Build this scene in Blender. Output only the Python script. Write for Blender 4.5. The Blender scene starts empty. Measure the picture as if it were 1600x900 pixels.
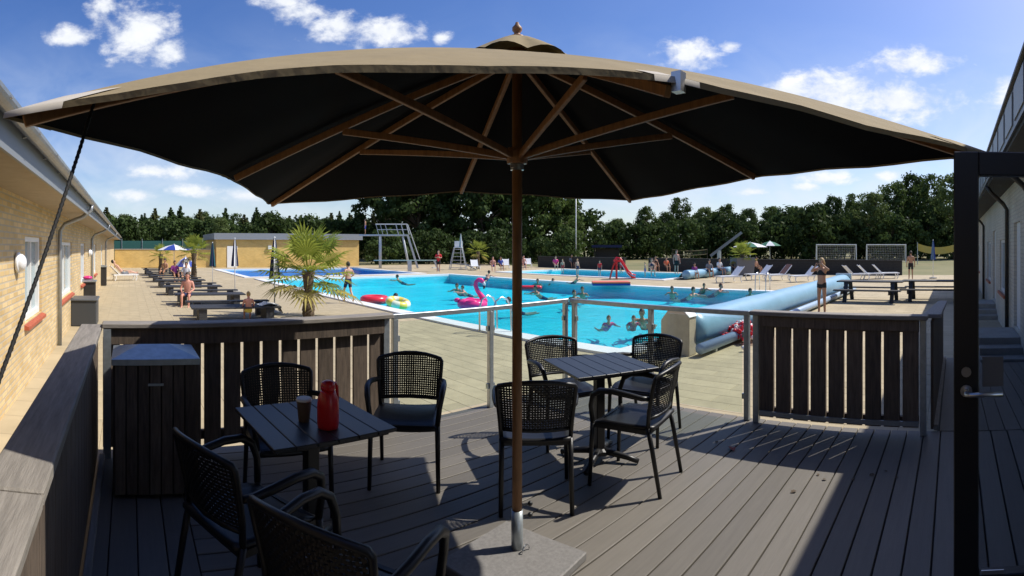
import bpy, bmesh, math, random
from mathutils import Vector, Matrix
R = math.radians
random.seed(7)
S = bpy.context.scene
COL = S.collection

# ------------------------------------------------------------------ camera (a phone panorama: cylindrical)
# world: X runs along the deck boards, Y towards the far end of the pool, deck top is z = 0, pool paving z = -0.35
EYE = 1.62; FPX = 820.0; AZ0 = 0.7293; PAV = -0.35
cam_d = bpy.data.cameras.new('camera'); cam = bpy.data.objects.new('camera', cam_d); COL.objects.link(cam)
cam.location = (0, 0, EYE); cam.rotation_euler = (R(90), 0, -AZ0)
cam_d.type = 'PANO'; cam_d.panorama_type = 'CENTRAL_CYLINDRICAL'
cam_d.central_cylindrical_range_u_min = -800 / FPX; cam_d.central_cylindrical_range_u_max = 800 / FPX
cam_d.central_cylindrical_range_v_min = -514 / FPX; cam_d.central_cylindrical_range_v_max = 386 / FPX
cam_d.central_cylindrical_radius = 1.0
cam_d.clip_start = 0.02; cam_d.clip_end = 3000
S.camera = cam

# ------------------------------------------------------------------ sun and sky
SUN_V = Vector((0.76, -0.41, 1.0)).normalized()
sun_el = math.asin(SUN_V.z); sun_az = math.atan2(SUN_V.x, SUN_V.y)
sd = bpy.data.lights.new('sun', 'SUN'); sun = bpy.data.objects.new('sun', sd); COL.objects.link(sun)
sd.energy = 4.6; sd.angle = R(0.53); sd.color = (1.0, 0.95, 0.86)
sun.rotation_euler = (-SUN_V).to_track_quat('-Z', 'Y').to_euler()
S.view_settings.view_transform = 'Standard'; S.view_settings.look = 'None'
S.view_settings.exposure = 0.2; S.view_settings.gamma = 1.0

def build_world():
    w = bpy.data.worlds.new('World'); S.world = w; w.use_nodes = True
    nt = w.node_tree; N = nt.nodes; L = nt.links; N.clear()
    out = N.new('ShaderNodeOutputWorld'); bg = N.new('ShaderNodeBackground'); L.new(bg.outputs[0], out.inputs[0])
    bg.inputs[1].default_value = 0.11
    sky = N.new('ShaderNodeTexSky'); sky.sky_type = 'NISHITA'; sky.sun_disc = False
    sky.sun_elevation = sun_el; sky.sun_rotation = sun_az
    sky.air_density = 1.0; sky.dust_density = 1.0; sky.ozone_density = 3.0; sky.altitude = 0
    hs = N.new('ShaderNodeHueSaturation'); hs.inputs['Saturation'].default_value = 1.27; hs.inputs['Hue'].default_value = 0.515; hs.inputs['Value'].default_value = 1.2
    L.new(sky.outputs[0], hs.inputs['Color'])
    tc = N.new('ShaderNodeTexCoord'); sp = N.new('ShaderNodeSeparateXYZ'); L.new(tc.outputs['Generated'], sp.inputs[0])
    def m(op, a, b=None, c=None):
        n = N.new('ShaderNodeMath'); n.operation = op
        for i, q in enumerate((a, b, c)):
            if q is None: continue
            if isinstance(q, (int, float)): n.inputs[i].default_value = q
            else: L.new(q, n.inputs[i])
        return n.outputs[0]
    x, y, z = sp.outputs
    u = m('ARCTAN2', x, y)
    hyp = m('SQRT', m('ADD', m('MULTIPLY', x, x), m('MULTIPLY', y, y)))
    wv = m('DIVIDE', z, m('MAXIMUM', hyp, 0.02))
    cb = N.new('ShaderNodeCombineXYZ'); L.new(u, cb.inputs[0]); L.new(m('MULTIPLY', wv, 1.5), cb.inputs[1])
    def noise(scale, detail, rough, dist=0.0):
        n = N.new('ShaderNodeTexNoise'); n.inputs['Scale'].default_value = scale; n.inputs['Detail'].default_value = detail
        n.inputs['Roughness'].default_value = rough; n.inputs['Distortion'].default_value = dist
        L.new(cb.outputs[0], n.inputs['Vector']); return n.outputs['Fac']
    n1 = noise(13, 8, 0.62, 0.3); n2 = noise(5, 4, 0.6, 0.6); n3 = noise(38, 4, 0.6)
    # the cumulus of the day, one soft core each: direction (azimuth, slope) and half sizes in thousandths of the lens
    clouds = [(215, 50, 74, 46), (262, 78, 36, 26), (112, 58, 44, 18), (165, 14, 34, 20), (600, 50, 66, 28), (520, 42, 52, 26), (470, 20, 44, 26), (440, 2, 46, 14),
              (692, 60, 16, 10), (1078, 88, 50, 28), (1140, 72, 17, 9), (1300, 150, 92, 42), (1395, 160, 100, 34), (1240, 142, 60, 22), (1423, 98, 78, 23),
              (1592, 152, 42, 34), (1292, 278, 50, 12), (1384, 275, 24, 9), (1262, 291, 26, 7), (255, 268, 60, 13), (212, 305, 38, 11), (300, 298, 44, 11), (382, 306, 34, 11), (1180, 300, 26, 6),
              (-400, 120, 120, 40), (-900, 60, 160, 50), (2100, 120, 140, 40), (2700, 90, 150, 46), (3200, 200, 120, 36), (-1500, 180, 140, 40)]
    uv = N.new('ShaderNodeCombineXYZ'); L.new(u, uv.inputs[0]); L.new(wv, uv.inputs[1])
    fld = None
    for cx, cy, a, b in clouds:
        ma = N.new('ShaderNodeVectorMath'); ma.operation = 'MULTIPLY_ADD'; L.new(uv.outputs[0], ma.inputs[0])
        ma.inputs[1].default_value = (FPX/a, FPX/b, 0); ma.inputs[2].default_value = (-(AZ0+(cx-800)/FPX)*FPX/a, -(386-cy)/b, 0)
        ln = N.new('ShaderNodeVectorMath'); ln.operation = 'LENGTH'; L.new(ma.outputs[0], ln.inputs[0])
        fld = ln.outputs['Value'] if fld is None else m('SMOOTH_MIN', fld, ln.outputs['Value'], 0.15)
    fld = m('SUBTRACT', 1.08, fld)
    val = m('ADD', m('ADD', fld, m('MULTIPLY', m('SUBTRACT', n1, 0.5), 2.3)), m('MULTIPLY', m('SUBTRACT', n3, 0.5), 1.1))
    mr = N.new('ShaderNodeMapRange'); mr.interpolation_type = 'SMOOTHSTEP'
    mr.inputs[1].default_value = -0.08; mr.inputs[2].default_value = 0.95; L.new(val, mr.inputs[0])
    dens = m('MULTIPLY', mr.outputs[0], 0.97)
    # thin high veil, denser towards the horizon
    ve = N.new('ShaderNodeMapRange'); ve.inputs[1].default_value = 0.40; ve.inputs[2].default_value = 0.75; L.new(n2, ve.inputs[0])
    lo = N.new('ShaderNodeMapRange'); lo.interpolation_type = 'SMOOTHSTEP'; lo.inputs[1].default_value = 0.46; lo.inputs[2].default_value = 0.02
    L.new(wv, lo.inputs[0])
    veil = m('MULTIPLY', m('ADD', m('MULTIPLY', ve.outputs[0], 0.75), 0.25), m('ADD', m('MULTIPLY', lo.outputs[0], 1.0), 0.03))
    mx1 = N.new('ShaderNodeMix'); mx1.data_type = 'RGBA'; L.new(veil, mx1.inputs[0]); L.new(hs.outputs[0], mx1.inputs[6])
    mx1.inputs[7].default_value = (6.4, 7.0, 7.9, 1)
    cc = N.new('ShaderNodeMix'); cc.data_type = 'RGBA'; L.new(n1, cc.inputs[0])
    cc.inputs[6].default_value = (5.4, 6.0, 7.0, 1); cc.inputs[7].default_value = (9.6, 9.5, 9.4, 1)
    mx2 = N.new('ShaderNodeMix'); mx2.data_type = 'RGBA'; L.new(dens, mx2.inputs[0]); L.new(mx1.outputs[2], mx2.inputs[6]); L.new(cc.outputs[2], mx2.inputs[7])
    L.new(mx2.outputs[2], bg.inputs[0])
build_world()

# ------------------------------------------------------------------ helpers
def G(px, py, z=PAV):
    """Surveyed spot: bearing and depression angle of the photograph -> point on the level z."""
    r = FPX * (EYE - z) / (py - 386.0); a = AZ0 + (px - 800.0) / FPX
    return Vector((r * math.sin(a), r * math.cos(a), z))
def W(px, r, z=PAV):
    a = AZ0 + (px - 800.0) / FPX
    return Vector((r * math.sin(a), r * math.cos(a), z))
def ZH(py, r): return EYE - (py - 386.0) / FPX * r

class MB:
    def __init__(s): s.v = []; s.f = []; s.m = []
    def add(s, vs, fs, mi=0):
        o = len(s.v); s.v += [tuple(q) for q in vs]; s.f += [tuple(i + o for i in q) for q in fs]; s.m += [mi] * len(fs); return s
    def box(s, x0, x1, y0, y1, z0, z1, mi=0):
        return s.add([(x0,y0,z0),(x1,y0,z0),(x1,y1,z0),(x0,y1,z0),(x0,y0,z1),(x1,y0,z1),(x1,y1,z1),(x0,y1,z1)],
                     [(0,3,2,1),(4,5,6,7),(0,1,5,4),(1,2,6,5),(2,3,7,6),(3,0,4,7)], mi)
    def bar(s, a, b, w, h, up=(0,0,1), mi=0):
        a = Vector(a); b = Vector(b); d = (b - a).normalized(); up = Vector(up)
        if abs(d.dot(up)) > 0.99: up = Vector((1,0,0))
        x = d.cross(up).normalized() * (w / 2); y = x.cross(d).normalized() * (h / 2)
        q = [a-x-y, a+x-y, a+x+y, a-x+y, b-x-y, b+x-y, b+x+y, b-x+y]
        return s.add(q, [(0,1,2,3),(7,6,5,4),(0,4,5,1),(1,5,6,2),(2,6,7,3),(3,7,4,0)], mi)
    def tube(s, pts, rad, n=8, mi=0, cap=True, closed=False):
        pts = [Vector(p) for p in pts]; k = len(pts); rs = rad if isinstance(rad, (list, tuple)) else [rad] * k
        vs = []; prev = None
        for i, p in enumerate(pts):
            if closed: d = pts[(i+1) % k] - pts[i-1]
            else: d = pts[min(i+1, k-1)] - pts[max(i-1, 0)]
            d = d.normalized() if d.length > 1e-9 else Vector((0,0,1))
            if prev is None:
                x = d.cross(Vector((0,0,1)) if abs(d.z) < 0.95 else Vector((1,0,0))).normalized()
            else:
                x = (prev - d * prev.dot(d)); x = x.normalized() if x.length > 1e-6 else d.orthogonal().normalized()
            prev = x; y = d.cross(x)
            for j in range(n):
                a = 2 * math.pi * j / n; vs.append(p + (x * math.cos(a) + y * math.sin(a)) * rs[i])
        fs = []
        for i in range(k if closed else k - 1):
            i2 = (i + 1) % k
            for j in range(n): fs.append((i*n+j, i*n+(j+1) % n, i2*n+(j+1) % n, i2*n+j))
        if cap and not closed: fs.append(tuple(range(n-1, -1, -1))); fs.append(tuple((k-1)*n + j for j in range(n)))
        return s.add(vs, fs, mi)
    def lathe(s, prof, n=16, c=(0,0,0), mi=0):
        vs = []; fs = []
        for r, z in prof:
            for j in range(n):
                a = 2*math.pi*j/n; vs.append((c[0]+r*math.cos(a), c[1]+r*math.sin(a), c[2]+z))
        k = len(prof)
        for i in range(k-1):
            for j in range(n): fs.append((i*n+j, i*n+(j+1) % n, (i+1)*n+(j+1) % n, (i+1)*n+j))
        fs.append(tuple(range(n-1, -1, -1))); fs.append(tuple((k-1)*n+j for j in range(n)))
        return s.add(vs, fs, mi)
    def ball(s, c, r, n=10, m_=6, mi=0, sc=(1,1,1)):
        prof = []
        vs = [(c[0], c[1], c[2]-r*sc[2])]; fs = []
        for i in range(1, m_):
            t = -math.pi/2 + math.pi*i/m_
            for j in range(n):
                a = 2*math.pi*j/n; vs.append((c[0]+r*sc[0]*math.cos(t)*math.cos(a), c[1]+r*sc[1]*math.cos(t)*math.sin(a), c[2]+r*sc[2]*math.sin(t)))
        vs.append((c[0], c[1], c[2]+r*sc[2])); e = len(vs)-1
        for j in range(n): fs.append((0, 1+(j+1) % n, 1+j)); fs.append((e, e-n+j, e-n+(j+1) % n))
        for i in range(m_-2):
            for j in range(n): fs.append((1+i*n+j, 1+i*n+(j+1) % n, 1+(i+1)*n+(j+1) % n, 1+(i+1)*n+j))
        return s.add(vs, fs, mi)
    def prism(s, poly, z0, z1, mi=0):
        n = len(poly)
        vs = [(p[0], p[1], z0) for p in poly] + [(p[0], p[1], z1) for p in poly]
        return s.add(vs, [tuple(range(n-1, -1, -1)), tuple(range(n, 2*n))] + [(i, (i+1) % n, n+(i+1) % n, n+i) for i in range(n)], mi)
    def xform(s, M):
        s.v = [tuple(M @ Vector(q)) for q in s.v]; return s
    def mesh(s, name, mats, smooth=False, bevel=0.0, seg=1):
        me = bpy.data.meshes.new(name); me.from_pydata(s.v, [], s.f)
        for q in (mats if isinstance(mats, (list, tuple)) else [mats]): me.materials.append(q)
        if any(s.m): me.polygons.foreach_set('material_index', s.m)
        if bevel:
            bm = bmesh.new(); bm.from_mesh(me); bmesh.ops.bevel(bm, geom=bm.edges[:], offset=bevel, segments=seg, affect='EDGES', clamp_overlap=True)
            bm.to_mesh(me); bm.free()
        if smooth: me.polygons.foreach_set('use_smooth', [True] * len(me.polygons))
        me.update(); return me
    def build(s, name, mats, parent=None, smooth=False, bevel=0.0, loc=(0,0,0), rz=0.0, seg=1):
        return put(name, s.mesh(name, mats, smooth, bevel, seg), parent, loc, rz)
def put(name, me, parent=None, loc=(0,0,0), rz=0.0):
    o = bpy.data.objects.new(name, me); COL.objects.link(o); o.location = loc; o.rotation_euler = (0,0,rz)
    if parent is not None: o.parent = parent
    return o
def tag(o, label, cat, group=None, kind=None):
    if label: o['label'] = label
    if cat: o['category'] = cat
    if group: o['group'] = group
    if kind: o['kind'] = kind
    return o
def struct(o, label=None):
    o['kind'] = 'structure'
    if label: o['label'] = label
    return o
def thing(name, label, cat, loc=(0,0,0), rz=0.0, group=None):
    return tag(put(name, None, None, loc, rz), label, cat, group)
def copy_tree(o, parent=None):
    c = o.copy(); COL.objects.link(c); c.parent = parent
    for ch in o.children: copy_tree(ch, c)
    return c
def again(root, label, loc, rz=0.0, group=None, scale=None):
    c = copy_tree(root); c['label'] = label; c.location = loc; c.rotation_euler = (0,0,rz)
    if group: c['group'] = group
    if scale: c.scale = (scale,)*3
    return c

def M(name, col, rough=0.6, var=0.0, vscale=6.0, bump=0.0, bscale=60.0, metal=0.0, stretch=None, objvar=0.0, spec=None, col2=None, detail=5, coat=0.0, bdist=0.01):
    mt = bpy.data.materials.new(name); mt.use_nodes = True; nt = mt.node_tree; N = nt.nodes; L = nt.links
    b = N['Principled BSDF']; b.inputs['Roughness'].default_value = rough; b.inputs['Metallic'].default_value = metal
    if spec is not None: b.inputs['Specular IOR Level'].default_value = spec
    if coat: b.inputs['Coat Weight'].default_value = coat
    b.inputs['Base Color'].default_value = (*col, 1)
    src = None
    if var or bump or col2:
        tc = N.new('ShaderNodeTexCoord'); mp = N.new('ShaderNodeMapping'); L.new(tc.outputs['Object'], mp.inputs[0])
        if stretch: mp.inputs['Scale'].default_value = stretch
        oi = N.new('ShaderNodeObjectInfo'); ad = N.new('ShaderNodeVectorMath'); ad.operation = 'ADD'
        ml = N.new('ShaderNodeMath'); ml.operation = 'MULTIPLY'; ml.inputs[1].default_value = 37.0; L.new(oi.outputs['Random'], ml.inputs[0])
        L.new(mp.outputs[0], ad.inputs[0]); L.new(ml.outputs[0], ad.inputs[1])
        src = ad.outputs[0]
    if var or col2 or objvar:
        mix = N.new('ShaderNodeMix'); mix.data_type = 'RGBA'
        c2 = col2 if col2 else tuple(min(1, c*(1+var)) for c in col); c1 = col if col2 else tuple(c*(1-var) for c in col)
        mix.inputs[6].default_value = (*c1, 1); mix.inputs[7].default_value = (*c2, 1)
        if src is not None:
            n = N.new('ShaderNodeTexNoise'); n.inputs['Scale'].default_value = vscale; n.inputs['Detail'].default_value = detail; n.inputs['Roughness'].default_value = 0.65
            L.new(src, n.inputs['Vector'])
            mr = N.new('ShaderNodeMapRange'); mr.inputs[1].default_value = 0.3; mr.inputs[2].default_value = 0.7; L.new(n.outputs['Fac'], mr.inputs[0]); L.new(mr.outputs[0], mix.inputs[0])
        else: mix.inputs[0].default_value = 0.5
        res = mix.outputs[2]
        if objvar:
            oi2 = N.new('ShaderNodeObjectInfo'); mr2 = N.new('ShaderNodeMapRange'); mr2.inputs[3].default_value = 1-objvar; mr2.inputs[4].default_value = 1+objvar
            L.new(oi2.outputs['Random'], mr2.inputs[0]); vm = N.new('ShaderNodeVectorMath'); vm.operation = 'SCALE'; L.new(res, vm.inputs[0]); L.new(mr2.outputs[0], vm.inputs['Scale']); res = vm.outputs[0]
        L.new(res, b.inputs['Base Color'])
    if bump:
        n2 = N.new('ShaderNodeTexNoise'); n2.inputs['Scale'].default_value = bscale; n2.inputs['Detail'].default_value = 4; L.new(src, n2.inputs['Vector'])
        bp = N.new('ShaderNodeBump'); bp.inputs['Strength'].default_value = bump; bp.inputs['Distance'].default_value = bdist
        L.new(n2.outputs['Fac'], bp.inputs['Height']); L.new(bp.outputs[0], b.inputs['Normal'])
    return mt

def brick_mat(name, c1, c2, mortar, bw, bh, axis, msize=0.012, rough=0.85, offset=0.5, bump=0.5, stain=0.12):
    """bricks in real metres on a wall: axis 'x' or 'y' is the course direction, 'xy' a floor"""
    mt = bpy.data.materials.new(name); mt.use_nodes = True; nt = mt.node_tree; N = nt.nodes; L = nt.links; b = N['Principled BSDF']
    b.inputs['Roughness'].default_value = rough
    tc = N.new('ShaderNodeTexCoord'); sp = N.new('ShaderNodeSeparateXYZ'); cb = N.new('ShaderNodeCombineXYZ'); L.new(tc.outputs['Object'], sp.inputs[0])
    if axis == 'x': L.new(sp.outputs[0], cb.inputs[0]); L.new(sp.outputs[2], cb.inputs[1])
    elif axis == 'y': L.new(sp.outputs[1], cb.inputs[0]); L.new(sp.outputs[2], cb.inputs[1])
    else: L.new(sp.outputs[1], cb.inputs[0]); L.new(sp.outputs[0], cb.inputs[1])
    br = N.new('ShaderNodeTexBrick'); L.new(cb.outputs[0], br.inputs['Vector']); br.offset = offset
    br.inputs['Scale'].default_value = 1.0; br.inputs['Brick Width'].default_value = bw; br.inputs['Row Height'].default_value = bh
    br.inputs['Mortar Size'].default_value = msize; br.inputs['Mortar Smooth'].default_value = 0.2; br.inputs['Bias'].default_value = 0.0
    br.inputs['Color1'].default_value = (*c1, 1); br.inputs['Color2'].default_value = (*c2, 1); br.inputs['Mortar'].default_value = (*mortar, 1)
    n = N.new('ShaderNodeTexNoise'); n.inputs['Scale'].default_value = 1.3; n.inputs['Detail'].default_value = 7; L.new(tc.outputs['Object'], n.inputs['Vector'])
    mr = N.new('ShaderNodeMapRange'); mr.inputs[1].default_value = 0.3; mr.inputs[2].default_value = 0.7; mr.inputs[3].default_value = 1-stain; mr.inputs[4].default_value = 1+stain; L.new(n.outputs['Fac'], mr.inputs[0])
    vm = N.new('ShaderNodeVectorMath'); vm.operation = 'SCALE'; L.new(br.outputs['Color'], vm.inputs[0]); L.new(mr.outputs[0], vm.inputs['Scale']); L.new(vm.outputs[0], b.inputs['Base Color'])
    iv = N.new('ShaderNodeMath'); iv.operation = 'SUBTRACT'; iv.inputs[0].default_value = 1; L.new(br.outputs['Fac'], iv.inputs[1])
    bp = N.new('ShaderNodeBump'); bp.inputs['Strength'].default_value = bump; bp.inputs['Distance'].default_value = 0.01; L.new(iv.outputs[0], bp.inputs['Height']); L.new(bp.outputs[0], b.inputs['Normal'])
    return mt

def glass_mat(name, tint, rough=0.02, f=0.5):
    mt = bpy.data.materials.new(name); mt.use_nodes = True; nt = mt.node_tree; N = nt.nodes; L = nt.links; N.remove(N['Principled BSDF'])
    tr = N.new('ShaderNodeBsdfTransparent'); tr.inputs[0].default_value = (*tint, 1); gl = N.new('ShaderNodeBsdfGlossy'); gl.inputs['Roughness'].default_value = rough
    lw = N.new('ShaderNodeLayerWeight'); lw.inputs[0].default_value = 0.5; pw = N.new('ShaderNodeMath'); pw.operation = 'POWER'; pw.inputs[1].default_value = 4.0
    L.new(lw.outputs['Facing'], pw.inputs[0]); fr = N.new('ShaderNodeMath'); fr.operation = 'MULTIPLY_ADD'; fr.inputs[1].default_value = f; fr.inputs[2].default_value = 0.035; L.new(pw.outputs[0], fr.inputs[0]); mx = N.new('ShaderNodeMixShader')
    L.new(fr.outputs[0], mx.inputs[0]); L.new(tr.outputs[0], mx.inputs[1]); L.new(gl.outputs[0], mx.inputs[2]); L.new(mx.outputs[0], N['Material Output'].inputs[0])
    return mt
def water_mat(name, tint, scale):
    mt = glass_mat(name, tint, 0.05, 0.30); N = mt.node_tree.nodes; L = mt.node_tree.links
    tc = N.new('ShaderNodeTexCoord'); n = N.new('ShaderNodeTexNoise'); n.inputs['Scale'].default_value = scale; n.inputs['Detail'].default_value = 4; n.inputs['Distortion'].default_value = 0.6
    L.new(tc.outputs['Object'], n.inputs['Vector']); bp = N.new('ShaderNodeBump'); bp.inputs['Strength'].default_value = 0.8; bp.inputs['Distance'].default_value = 0.09; L.new(n.outputs['Fac'], bp.inputs['Height'])
    for q in N:
        if q.type in ('BSDF_GLOSSY', 'LAYER_WEIGHT'): L.new(bp.outputs[0], q.inputs['Normal'])
    return mt
def leaf_mat(name, col, var=0.35, trans=0.3):
    mt = bpy.data.materials.new(name); mt.use_nodes = True; nt = mt.node_tree; N = nt.nodes; L = nt.links; N.remove(N['Principled BSDF'])
    ge = N.new('ShaderNodeNewGeometry'); oi = N.new('ShaderNodeObjectInfo'); ad = N.new('ShaderNodeMath'); ad.operation = 'ADD'; L.new(ge.outputs['Random Per Island'], ad.inputs[0]); L.new(oi.outputs['Random'], ad.inputs[1])
    mr = N.new('ShaderNodeMapRange'); mr.inputs[2].default_value = 2; mr.inputs[3].default_value = 1-var; mr.inputs[4].default_value = 1+var; L.new(ad.outputs[0], mr.inputs[0])
    vm = N.new('ShaderNodeVectorMath'); vm.operation = 'SCALE'; vm.inputs[0].default_value = col; L.new(mr.outputs[0], vm.inputs['Scale'])
    d = N.new('ShaderNodeBsdfDiffuse'); t = N.new('ShaderNodeBsdfTranslucent'); g = N.new('ShaderNodeBsdfGlossy'); g.inputs['Roughness'].default_value = 0.45; g.inputs[0].default_value = (0.5,0.5,0.5,1)
    L.new(vm.outputs[0], d.inputs[0]); L.new(vm.outputs[0], t.inputs[0])
    mx = N.new('ShaderNodeMixShader'); mx.inputs[0].default_value = trans; L.new(d.outputs[0], mx.inputs[1]); L.new(t.outputs[0], mx.inputs[2])
    m2 = N.new('ShaderNodeMixShader'); m2.inputs[0].default_value = 0.012; L.new(mx.outputs[0], m2.inputs[1]); L.new(g.outputs[0], m2.inputs[2]); L.new(m2.outputs[0], N['Material Output'].inputs[0])
    return mt

m_board = M('deck_board', (0.150,0.135,0.114), 0.62, var=0.09, vscale=5, bump=0.25, bscale=26, stretch=(0.6,9,9), objvar=0.16, bdist=0.004)
m_board_y = M('deck_board_cross', (0.150,0.135,0.114), 0.62, var=0.09, vscale=5, bump=0.25, bscale=26, stretch=(9,0.6,9), objvar=0.16, bdist=0.004)
m_darkwood = M('dark_timber', (0.026,0.024,0.022), 0.8, var=0.3, vscale=8, bump=0.3, bscale=30, objvar=0.15)
m_fence = M('fence_timber', (0.115,0.085,0.062), 0.8, var=0.4, vscale=7, bump=0.5, bscale=30, stretch=(7,7,0.7), objvar=0.22, bdist=0.004)
m_cap = M('weathered_cap_x', (0.25,0.225,0.195), 0.75, var=0.28, vscale=6, bump=0.5, bscale=28, stretch=(0.7,9,9), bdist=0.004)
m_cap_y = M('weathered_cap_y', (0.25,0.225,0.195), 0.75, var=0.28, vscale=6, bump=0.5, bscale=28, stretch=(9,0.7,9), bdist=0.004)
m_galv = M('galvanised_steel', (0.42,0.46,0.48), 0.42, var=0.15, vscale=20, metal=0.75)
m_steel = M('brushed_steel', (0.6,0.6,0.6), 0.28, metal=0.95)
m_black = M('black_resin', (0.009,0.009,0.0105), 0.42, var=0.15, vscale=30, bump=0.15, bscale=200, bdist=0.002)
m_blacktop = M('black_table_slat', (0.022,0.024,0.029), 0.40, var=0.12, vscale=12, bump=0.25, bscale=60, stretch=(8,1,1), bdist=0.002)
m_blackmetal = M('black_aluminium', (0.012,0.012,0.013), 0.4)
m_wood = M('oiled_teak', (0.26,0.125,0.05), 0.5, var=0.3, vscale=9, stretch=(5,5,0.8), bump=0.1, bscale=60)
m_canvas = M('taupe_canvas', (0.285,0.22,0.115), 0.9, var=0.08, vscale=3, bump=0.25, bscale=9, bdist=0.03)
m_canvas_in = M('canvas_painted_shade', (0.008,0.0095,0.0135), 0.95, spec=0.08)  # underside of the parasol canvas, its shade put into the near-black bluish colour
m_pocket = M('pale_canvas_patch', (0.55,0.50,0.42), 0.85)
m_rope = M('black_rope', (0.012,0.012,0.012), 0.8)
m_stone = M('granite_slab', (0.20,0.19,0.18), 0.7, var=0.2, vscale=60)
m_glass = glass_mat('clear_glass', (0.90,0.95,0.93))
m_doorglass = glass_mat('tinted_door_glass', (0.80,0.82,0.83))
m_winglass = M('window_glass', (0.30,0.38,0.40), 0.08, spec=0.8)
m_white = M('white_paint', (0.78,0.78,0.76), 0.45)
m_whiteplastic = M('white_plastic', (0.78,0.79,0.80), 0.35)
m_ybrick = brick_mat('yellow_brick_y', (0.56,0.39,0.17), (0.72,0.54,0.28), (0.50,0.42,0.30), 0.24, 0.075, 'y')
m_ybrick_x = brick_mat('yellow_brick_x', (0.62,0.40,0.10), (0.70,0.47,0.14), (0.50,0.38,0.20), 0.24, 0.075, 'x')
m_gbrick = brick_mat('pale_wall_brick', (0.58,0.52,0.41), (0.66,0.60,0.48), (0.52,0.47,0.40), 0.24, 0.075, 'x')
m_sill = M('red_tile_sill', (0.42,0.10,0.05), 0.6, var=0.2, vscale=15)
m_soffit = M('soffit_board', (0.38,0.31,0.22), 0.8, var=0.1)
m_fascia = M('grey_fascia', (0.22,0.235,0.25), 0.5)
m_zinc = M('zinc_gutter', (0.34,0.36,0.38), 0.4, metal=0.5, var=0.15, vscale=8)
m_roof = M('grey_fibre_cement', (0.20,0.20,0.20), 0.85, var=0.25, vscale=4)
m_paver = brick_mat('sand_paver_sheet', (0.41,0.335,0.21), (0.46,0.38,0.245), (0.34,0.275,0.178), 0.6, 0.3, 'xy', 0.010, 0.9, 0.5, 0.4, 0.14)
m_slab = M('sand_paver', (0.43,0.355,0.225), 0.9, var=0.12, vscale=3, bump=0.3, bscale=90, objvar=0.09, bdist=0.003)
m_joint = M('paver_joint_sand', (0.26,0.215,0.15), 0.95)
m_coping = M('white_coping', (0.76,0.77,0.76), 0.55, var=0.06, vscale=3)
m_pool = M('pool_liner', (0.03,0.58,0.70), 0.5, var=0.10, vscale=0.7, col2=(0.08,0.74,0.80))
m_deep = M('deep_pool_liner', (0.02,0.30,0.66), 0.5)
m_water = water_mat('pool_water', (0.55,0.95,1.0), 3.0)
m_lawn = M('lawn_ground', (0.12,0.13,0.045), 0.95, var=0.3, vscale=0.12, col2=(0.26,0.22,0.10), bump=0.3, bscale=8)
m_bark = M('bark', (0.10,0.075,0.05), 0.9, var=0.3, vscale=8, bump=0.8, bscale=20)
m_leaf = leaf_mat('broad_leaf', (0.085,0.125,0.035), trans=0.42); m_leafdark = leaf_mat('dark_leaf', (0.052,0.082,0.024), trans=0.35)
m_leafpale = leaf_mat('pale_leaf', (0.115,0.155,0.05), trans=0.42); m_needle = leaf_mat('needle', (0.055,0.088,0.030), trans=0.25); m_needle2 = leaf_mat('needle_warm', (0.085,0.092,0.034), trans=0.25)
m_palm = leaf_mat('palm_leaf', (0.27,0.31,0.055), 0.3, 0.35); m_palmdry = leaf_mat('palm_leaf_dry', (0.38,0.32,0.10), 0.3, 0.3)
m_palmbark = M('palm_fibre', (0.13,0.095,0.06), 0.95, var=0.5, vscale=14, bump=1.0, bscale=30, bdist=0.03)
m_cover = M('pale_blue_cover', (0.22,0.41,0.55), 0.38, var=0.07, vscale=2, bump=0.2, bscale=6, bdist=0.02)
m_cover2 = M('grey_blue_tube', (0.34,0.46,0.62), 0.4)
m_cream = M('cream_panel', (0.50,0.43,0.32), 0.7, var=0.1)
m_red = M('red_plastic', (0.60,0.015,0.02), 0.3); m_redvinyl = M('red_vinyl', (0.70,0.03,0.05), 0.25)
m_pink = M('pink_vinyl', (0.80,0.04,0.22), 0.25); m_yellow = M('yellow_vinyl', (0.80,0.62,0.10), 0.3)
m_blue = M('blue_cloth', (0.02,0.05,0.30), 0.7); m_navy = M('navy_cloth', (0.012,0.02,0.07), 0.85); m_green = M('green_cloth', (0.03,0.16,0.09), 0.8)
m_orange = M('orange_vinyl', (0.75,0.14,0.05), 0.4)
m_concrete = M('concrete', (0.33,0.32,0.29), 0.9, var=0.15, vscale=5)
m_gscreen = M('green_wind_screen', (0.02,0.10,0.085), 0.8)
m_bench = M('picnic_timber', (0.035,0.036,0.04), 0.7, var=0.3, vscale=7, stretch=(1,6,6))
m_ybanner = M('yellow_cloth', (0.55,0.42,0.10), 0.8)
m_tower = M('grey_painted_steel', (0.45,0.47,0.48), 0.5)
m_skin1 = M('skin_fair', (0.55,0.32,0.22), 0.55); m_skin2 = M('skin_tan', (0.42,0.22,0.13), 0.55); m_skin3 = M('skin_pink', (0.60,0.28,0.20), 0.55)
m_hairb = M('hair_brown', (0.05,0.028,0.015), 0.6); m_hairk = M('hair_dark', (0.012,0.009,0.007), 0.6); m_hairy = M('hair_blond', (0.38,0.25,0.10), 0.6)
m_cloth_k = M('cloth_black', (0.012,0.012,0.014), 0.8); m_cloth_w = M('cloth_white', (0.72,0.72,0.72), 0.85); m_cloth_g = M('cloth_grey', (0.18,0.19,0.21), 0.85)
m_cloth_r = M('cloth_red', (0.60,0.025,0.03), 0.8); m_cloth_p = M('cloth_purple', (0.22,0.03,0.20), 0.8)

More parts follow.
